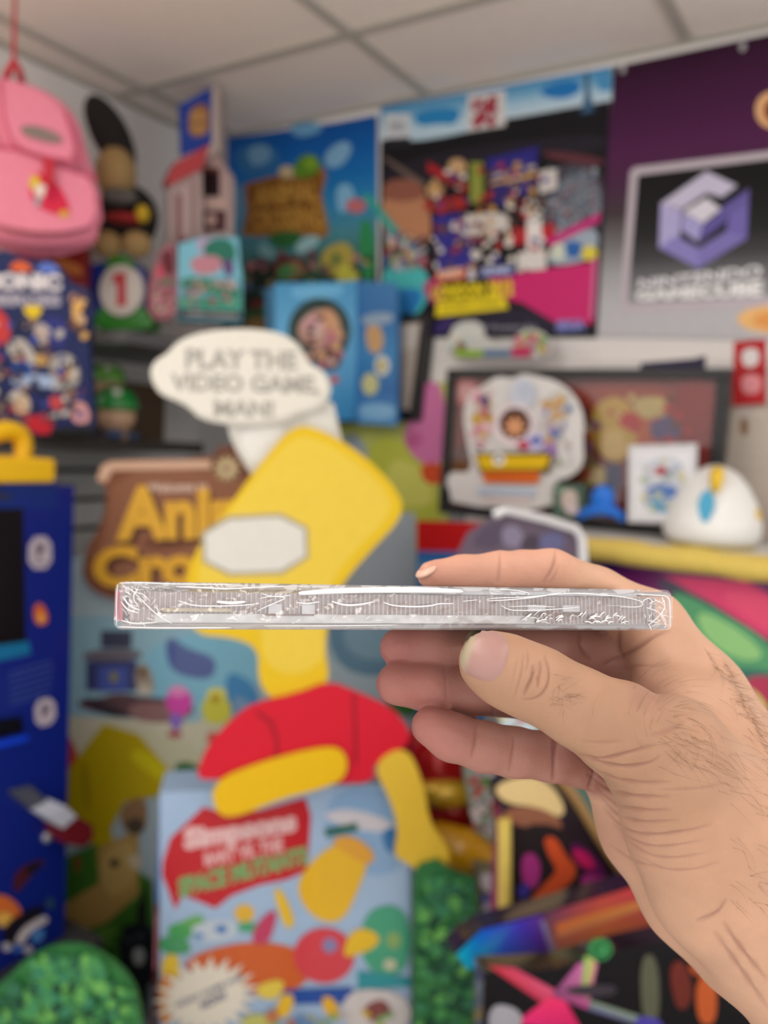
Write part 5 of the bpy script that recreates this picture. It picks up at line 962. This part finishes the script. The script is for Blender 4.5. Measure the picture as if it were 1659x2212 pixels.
def onskin(px, py, lift=0.0):
    r = ray(px, py).normalized(); h = bvh.ray_cast(CAM, r)
    if h[0] is None: return None
    nn = h[1] if h[1].dot(r) < 0 else -h[1]
    return h[0]+nn*lift
# thumb nail, draped on the thumb and slightly domed
def nail(name, cx, cy, ax, ay, bx, by, thick, parent, nr=10, na=40):
    mb = MB(); vs = []; cs = []; fs = []
    bed = lin((.66, .505, .475)); tip = lin((.70, .64, .53)); hh = []
    for j in range(nr+1):
        for i in range(na):
            t = 2*math.pi*i/na; rr = j/nr; u, v = rr*math.cos(t), rr*math.sin(t)
            sq = 1/max(abs(math.cos(t))**2.6+abs(math.sin(t))**2.6, 1e-6)**(1/2.6)
            u *= sq; v *= sq
            if u < 0: v *= 1-.06*u
            p = onskin(cx+u*ax+v*bx, cy+u*ay+v*by, thick*(1-rr**6)+.00003)
            vs.append(p if p is not None else vs[-1]); w = 1/(1+math.exp(-((-u)-.52-.10*v*v)*22)); cs.append(tuple(bed[k]*(1-w)+tip[k]*w for k in range(3)))
    for j in range(nr):
        for i in range(na): fs.append((j*na+i, j*na+(i+1) % na, (j+1)*na+(i+1) % na, (j+1)*na+i))
    mb.add(vs, fs, [c for c in cs]); return mb.build(name, M_nail, parent, smooth=True)
M_nail = printed('fingernail', rough=.4, spec=.4, coat=.06, sat=.03)
o = nail('fingernail', 1047, 1413, 47, 18, -17, 53, .00045, ho); o['label'] = 'short thumbnail with a pale free edge'
mb = MB(); p = c2w(c3(921, 1233, .2465)); t = (c2w(c3(1000, 1240, .25))-c2w(c3(940, 1243, .248))).normalized(); up = (UP*.8-FW*.1-t*UP.dot(t)*.8).normalized(); sd = t.cross(up)
ballgeo(mb, p, .0036, .0042, .0011, lin((.86, .70, .62)), ((t*.86-up*-.5).normalized(), sd, (up*.86-t*.5).normalized()), nu=20, nv=10); o = mb.build('fingernail', M_nail, ho, smooth=True); o['label'] = 'index fingernail seen edge on'
# hairs
hr = random.Random(11); mb = MB(); HC = (.15, .085, .05)
def hair(px, py, ang, L, curl, lift, r=.000030):
    pts = []; x, y, a = px, py, ang; k = 8
    for i in range(k):
        s = i/(k-1); p = onskin(x, y, .0001+lift*s*1.0)
        if p is None:
            if not pts: return
            p = pts[-1]+(pts[-1]-pts[-2] if len(pts) > 1 else RT*.0008)
        pts.append(p); x += math.cos(a)*L/k; y += math.sin(a)*L/k; a += curl/k
    tubegeo(mb, pts, [r*(1-.75*i/(k-1)) for i in range(k)], HC, n=4, cap=False)
for _ in range(26): hair(hr.gauss(1215, 22), hr.gauss(1500, 22), hr.choice([hr.uniform(-.8, .4), hr.uniform(1, 2)]), hr.uniform(25, 55), hr.uniform(-1.4, 1.4), hr.uniform(.0004, .0016))
for _ in range(52):
    x = hr.gauss(1450, 50); y = hr.gauss(1545, 40); a = math.atan2(y-1590, x-1450)+1.2
    hair(x, y, a, hr.uniform(45, 95), hr.uniform(.5, 1.1), hr.uniform(.0003, .0010), .000024)
for _ in range(85):
    x = hr.uniform(1420, 1659); y = 1590+(x-1430)*hr.uniform(.1, .75)+hr.gauss(0, 34); hair(x, y, hr.gauss(.5, .22), hr.uniform(50, 105), hr.gauss(.25, .5), hr.uniform(.0003, .0014), .000027)
for _ in range(70):
    x = hr.uniform(1520, 1659); y = 1400+(x-1520)*hr.uniform(1.05, 2.0); hair(x, y, hr.gauss(.9, .4), hr.uniform(35, 75), hr.gauss(-.4, .8), hr.uniform(.0006, .002), .000028)
for _ in range(100):
    t = hr.random(); x = 1560+100*t; y = 1420+190*t+hr.uniform(0, 25); hair(x, y, hr.gauss(.9, .35), hr.uniform(20, 45), hr.gauss(-.3, .8), hr.uniform(.0008, .0025), .000027)
for _ in range(24): hair(hr.uniform(1570, 1659), hr.uniform(1800, 1960), hr.gauss(.5, .4), hr.uniform(45, 80), hr.gauss(.2, .6), hr.uniform(.0006, .002), .00003)
o = mb.build('arm_hair', mat('hair_brown', HC, .5), ho); o['kind'] = 'stuff'
# ---------------------------------------------------------------- shrink-wrapped disc case
cs_ = thing('disc_case', 'clear plastic disc case in crinkled shrink wrap held edge on', 'disc case', cpt(CW/2, CD/2, 0))
def cbox(mb, a0, a1, b0, b1, c0, c1, col=(.8, .8, .8)):
    boxgeo(mb, cpt((a0+a1)/2, (b0+b1)/2, (c0+c1)/2), ce*((a1-a0)/2), cb*((b1-b0)/2), cu*((c1-c0)/2), col)
def clear(name, tint=(1, 1, 1), mixg=.16, rough=.08, diff=.18, dcol=(.85, .84, .85), bump=0, bs=300):
    """thin clear plastic: mostly see-through, partly glossy, a touch milky"""
    M = bpy.data.materials.new(name); M.use_nodes = True; nt = M.node_tree; nt.nodes.clear(); L = nt.links.new
    out = nt.nodes.new('ShaderNodeOutputMaterial'); t = nt.nodes.new('ShaderNodeBsdfTransparent'); t.inputs[0].default_value = (*tint, 1)
    g = nt.nodes.new('ShaderNodeBsdfGlossy'); g.inputs['Roughness'].default_value = rough; d = nt.nodes.new('ShaderNodeBsdfDiffuse'); d.inputs[0].default_value = (*dcol, 1)
    m1 = nt.nodes.new('ShaderNodeMixShader'); m1.inputs[0].default_value = diff; L(t.outputs[0], m1.inputs[1]); L(d.outputs[0], m1.inputs[2])
    lw = nt.nodes.new('ShaderNodeLayerWeight'); lw.inputs[0].default_value = .35; mr = nt.nodes.new('ShaderNodeMapRange'); mr.inputs[3].default_value = mixg; mr.inputs[4].default_value = .8; L(lw.outputs['Fresnel'], mr.inputs[0])
    m2 = nt.nodes.new('ShaderNodeMixShader'); L(mr.outputs[0], m2.inputs[0]); L(m1.outputs[0], m2.inputs[1]); L(g.outputs[0], m2.inputs[2]); L(m2.outputs[0], out.inputs[0])
    if bump:
        tc = nt.nodes.new('ShaderNodeTexCoord'); n = nt.nodes.new('ShaderNodeTexNoise'); n.inputs['Scale'].default_value = bs; n.inputs['Detail'].default_value = 2; n.inputs['Distortion'].default_value = 1.5
        L(tc.outputs['Object'], n.inputs['Vector']); bp = nt.nodes.new('ShaderNodeBump'); bp.inputs['Strength'].default_value = bump; bp.inputs['Distance'].default_value = .001
        L(n.outputs['Fac'], bp.inputs['Height']); L(bp.outputs[0], g.inputs['Normal'])
    return M
M_clear = clear('clear_plastic', (.97, .95, .96), .12, .08, .34, (.92, .88, .90))
M_film = clear('shrink_film', (.99, .99, 1), .12, .12, .10, (.96, .94, .97), bump=.9, bs=110)
M_fold_glint = mat('film_fold_glint', (.93, .94, .96), .12, spec=1.0, coat=1.0)
M_tray = mat('tray_plastic', (.72, .62, .61), .3, coat=.3)
M_trayd = mat('tray_shade', (.62, .53, .52), .4)
w, h, dp = CW, CH, CD
# lid (upper shell) with front lip, base (lower shell)
mb = MB(); cbox(mb, .0012, w-.0085, .0004, dp, h-.0012, h); cbox(mb, .0008, .0022, .0006, dp, h-.0042, h-.0012)
lid = mb.build('lid', M_clear, cs_, bevel=.0003)
mb = MB(); cbox(mb, .0012, w-.0010, .0002, dp, 0, .0011); cbox(mb, w-.0085, w-.0004, .0004, dp, h-.0016, h-.0003); base_ = mb.build('base', M_clear, cs_, bevel=.0003)
# tray edge: finely ribbed wall behind the clear front
mb = MB(); nrib = 118; x0, x1 = .0030, w-.0035
prof = []
for i in range(nrib*4+1):
    a = x0+(x1-x0)*i/(nrib*4); prof.append((a, (.0019)+.00055*(1 if i % 4 in (0, 1) else -1)))
vs = []; fs = []
for a, b in prof: vs += [cpt(a, b, .0014), cpt(a, b, h-.0019)]
for i in range(len(prof)-1): fs.append((2*i, 2*i+2, 2*i+3, 2*i+1))
mb.add(vs, fs, (0, 0, 0)); tr = mb.build('ribbed_tray_wall', M_tray, cs_)
mb = MB(); cbox(mb, .0025, w-.003, .0024, dp-.002, .0030, h-.0022); mb.build('tray', M_trayd, cs_, bevel=.0004)
mb = MB(); cbox(mb, .003, w-.002, .0022, dp-.001, .0011, .0015); mb.build('inlay_sheet', mat('inlay_paper', (.80, .79, .77), .6), cs_)
mb = MB(); cbox(mb, .0085, w-.040, .0006, .0022, .0012, .0034); mb.build('frosted_rail', mat('frosted_rail', (.86, .86, .86), .3, coat=.4), cs_, bevel=.0003)
mb = MB(); cbox(mb, .010, .026, .0005, .0014, .0038, .0046); mb.build('booklet_edge', mat('booklet_edge', (.72, .60, .40), .6), cs_)
for x in (.0345, .0425):
    mb = MB(); cbox(mb, x, x+.0032, .0002, .0016, .0034, .0058); mb.build('clip_tab', mat('frosted_tab', (.88, .88, .90), .25, coat=.5), cs_, bevel=.0002)
for x in (.1015, .1115):
    mb = MB(); cbox(mb, x, x+.0050, .0002, .0014, .0044, .0062); mb.build('clip_tab', mat('frosted_tab', (.88, .88, .90), .25, coat=.5), cs_, bevel=.0002)
mb = MB(); cbox(mb, .0335, .0455, .0003, .0012, .0030, .0034); mb.build('slot', mat('slot_brown', (.22, .10, .07), .5), cs_)
mb = MB(); cbox(mb, .1005, .1175, .0003, .0012, .0036, .0041); mb.build('slot', mat('slot_brown'), cs_)
mb = MB(); cbox(mb, .0004, .0013, .004, dp-.003, .0015, h-.0016); o = mb.build('spine_label', mat('pink_label', (.75, .13, .20), .5), cs_); o['label'] = 'pink printed spine label'
# film: rounded wrap round the whole case with sagging, wrinkled faces
nr = random.Random(5)
def wob(a, c): return .00022*math.sin(a*310+c*900)+.00016*math.sin(a*720-c*1500+1)+.0001*math.sin(a*1900+c*700)
mb = MB(); vs = []; fs = []; NA, NC = 220, 14
for i in range(NA+1):
    for j in range(NC+1):
        u, v = i/NA, j/NC; a = -.0004+(w+.0008)*u; c = -.0003+(h+.0006)*v
        edge = min(1, min(u, 1-u)*40, min(v, 1-v)*5)
        for e_a, sg_ in ((-.0004, 1), (w+.0004, -1)):
            for e_c, sc_ in ((-.0003, 1), (h+.0003, -1)):
                ca, cc = e_a+sg_*.0018, e_c+sc_*.0018; da_, dc_ = (ca-a)*sg_, (cc-c)*sc_
                if da_ > 0 and dc_ > 0:
                    q_ = math.hypot(da_, dc_)
                    if q_ > .0018: a, c = ca-sg_*da_*.0018/q_, cc-sc_*dc_*.0018/q_
        vs.append(cpt(a, -.0005+.0006*(1-edge)**2+wob(a, c)*edge, c))
for i in range(NA):
    for j in range(NC): k = i*(NC+1)+j; fs.append((k, k+NC+1, k+NC+2, k+1))
mb.add(vs, fs, (1, 1, 1))
# top, bottom and ends of the wrap
mb2 = MB(); rim = []
for (c0) in (h+.0003, -.0003):
    q = [cpt(.0014, 0, c0), cpt(w-.0014, 0, c0), cpt(w-.0014, dp+.0004, c0), cpt(.0014, dp+.0004, c0)]; mb.add(q, [(0, 1, 2, 3)], (1, 1, 1))
for a0 in (-.0004, w+.0004):
    q = [cpt(a0, 0, .0013), cpt(a0, 0, h-.0013), cpt(a0, dp+.0004, h-.0013), cpt(a0, dp+.0004, .0013)]; mb.add(q, [(0, 1, 2, 3)], (1, 1, 1))
film = mb.build('shrink_film', M_film, cs_, smooth=True)
def fold_pts(pts, b=-.0010): # pts in photograph px on the front face
    pl_ = Plane(cpt(0, b, 0), -cb); return [pl_.p(x, y) for x, y in pts]
def fold(pts, r0, r1=None, sm=2):
    p = fold_pts(curve2(pts, sm) if len(pts) > 2 else pts); k = len(p)
    rr = [(r0*math.sin(math.pi*(.06+.88*i/(k-1)))**.6) for i in range(k)]
    tubegeo(mbf, p, rr, (1, 1, 1), n=6)
mbf = MB(); u = 1e-3  # whitish crease ridges, some widened to draw bright highlights on the film
for pts, r in [
 ([(385, 1297), (410, 1307), (450, 1310), (520, 1308), (560, 1304)], .16), ([(468, 1300), (500, 1303), (530, 1300)], .38), ([(556, 1320), (575, 1310), (600, 1300), (622, 1290), (580, 1288), (560, 1293)], .14),
 ([(440, 1268), (490, 1273), (560, 1268), (620, 1267)], .14), ([(645, 1282), (700, 1278), (770, 1275), (900, 1275), (1000, 1278)], .75), ([(650, 1278), (740, 1272), (860, 1268), (1000, 1274)], .2),
 ([(565, 1282), (590, 1290), (628, 1286)], .12), ([(640, 1302), (665, 1304), (690, 1300)], .18), ([(716, 1299), (745, 1308), (780, 1306), (808, 1300)], .26), ([(828, 1301), (850, 1309), (900, 1311), (935, 1308), (946, 1304), (980, 1304)], .22),
 ([(1000, 1299), (1030, 1296)], .28), ([(380, 1267), (430, 1269), (492, 1273)], .16), ([(1050, 1296), (1062, 1292), (1140, 1290), (1220, 1282), (1260, 1282), (1350, 1289), (1390, 1300), (1385, 1312), (1340, 1311)], .15),
 ([(1052, 1298), (1100, 1296), (1160, 1290), (1210, 1280)], .18), ([(1082, 1308), (1100, 1318), (1130, 1319), (1175, 1318), (1250, 1312)], .16), ([(1100, 1310), (1150, 1309), (1200, 1311)], .12), ([(1310, 1308), (1385, 1310)], .1), ([(1050, 1272), (1110, 1274), (1145, 1281), (1140, 1286)], .12),
 ([(280, 1270), (300, 1290), (340, 1330), (372, 1347)], .12), ([(262, 1262), (290, 1280), (310, 1282), (325, 1300)], .1), ([(266, 1290), (280, 1310), (302, 1318)], .2), ([(262, 1300), (275, 1318), (300, 1324)], .16), ([(300, 1268), (285, 1290), (300, 1312)], .12),
 ([(262, 1340), (290, 1348), (340, 1344)], .16), ([(254, 1262), (251, 1300), (252, 1352)], .1), ([(258, 1260), (300, 1258), (380, 1262), (500, 1262)], .13), ([(254, 1354), (340, 1357), (500, 1356)], .16),
 ([(1370, 1283), (1420, 1286), (1446, 1288), (1448, 1320), (1447, 1354)], .16), ([(1385, 1302), (1400, 1290), (1412, 1300), (1398, 1306), (1420, 1296)], .13), ([(1395, 1312), (1425, 1322), (1440, 1345)], .14), ([(1400, 1350), (1420, 1335), (1436, 1315)], .12),
 ([(1430, 1290), (1438, 1310), (1425, 1330), (1440, 1350)], .14), ([(1410, 1292), (1428, 1304), (1436, 1296)], .12), ([(1398, 1340), (1415, 1346), (1428, 1340)], .1), ([(1452, 1290), (1451, 1352)], .1),
 ([(240+330, 1352), (700, 1352), (860, 1350)], .1), ([(640, 1343), (650, 1337)], .2), ([(716, 1338), (724, 1331)], .2), ([(790, 1338), (800, 1331)], .2), ([(812, 1339), (828, 1340)], .22), ([(920, 1336), (928, 1338)], .2), ([(984, 1331), (990, 1335)], .24), ([(490, 1337), (505, 1335), (512, 1340)], .16), ([(590, 1338), (605, 1339)], .16)]:
    fold(pts, r*u)
for i in range(46):
    x = nr.uniform(1125, 1345); y = nr.uniform(1330, 1348); L_ = nr.uniform(6, 22); a_ = nr.uniform(-1.0, .35)
    fold([(x, y), (x+L_*.5, y+L_*.5*math.sin(a_)-3), (x+L_*math.cos(a_), y+L_*math.sin(a_)*.8)], nr.uniform(.06, .24)*u, sm=1)
for i in range(26):
    x = nr.uniform(1385, 1440); y = nr.uniform(1288, 1350); a_ = nr.uniform(0, 3.1); L_ = nr.uniform(6, 16)
    fold([(x, y), (x+L_*.5*math.cos(a_)+2, y+L_*.5*math.sin(a_)), (x+L_*math.cos(a_), y+L_*math.sin(a_))], nr.uniform(.05, .11)*u, sm=1)
for i in range(22):
    x = nr.uniform(258, 345); y = nr.uniform(1265, 1350); a_ = nr.uniform(.2, 1.2); L_ = nr.uniform(8, 22)
    fold([(x, y), (x+L_*.5*math.cos(a_)+2, y+L_*.5*math.sin(a_)), (x+L_*math.cos(a_), y+L_*math.sin(a_))], nr.uniform(.05, .14)*u, sm=1)
o = mbf.build('film_creases_glints', M_fold_glint, film, smooth=True); o['kind'] = 'stuff'
mb = MB(); cbox(mb, .0695, .1330, -.0003, .0012, h-.0017, h-.0008); mb.build('film_seam', mat('seam_film', (.62, .63, .67), .15, coat=1), film)
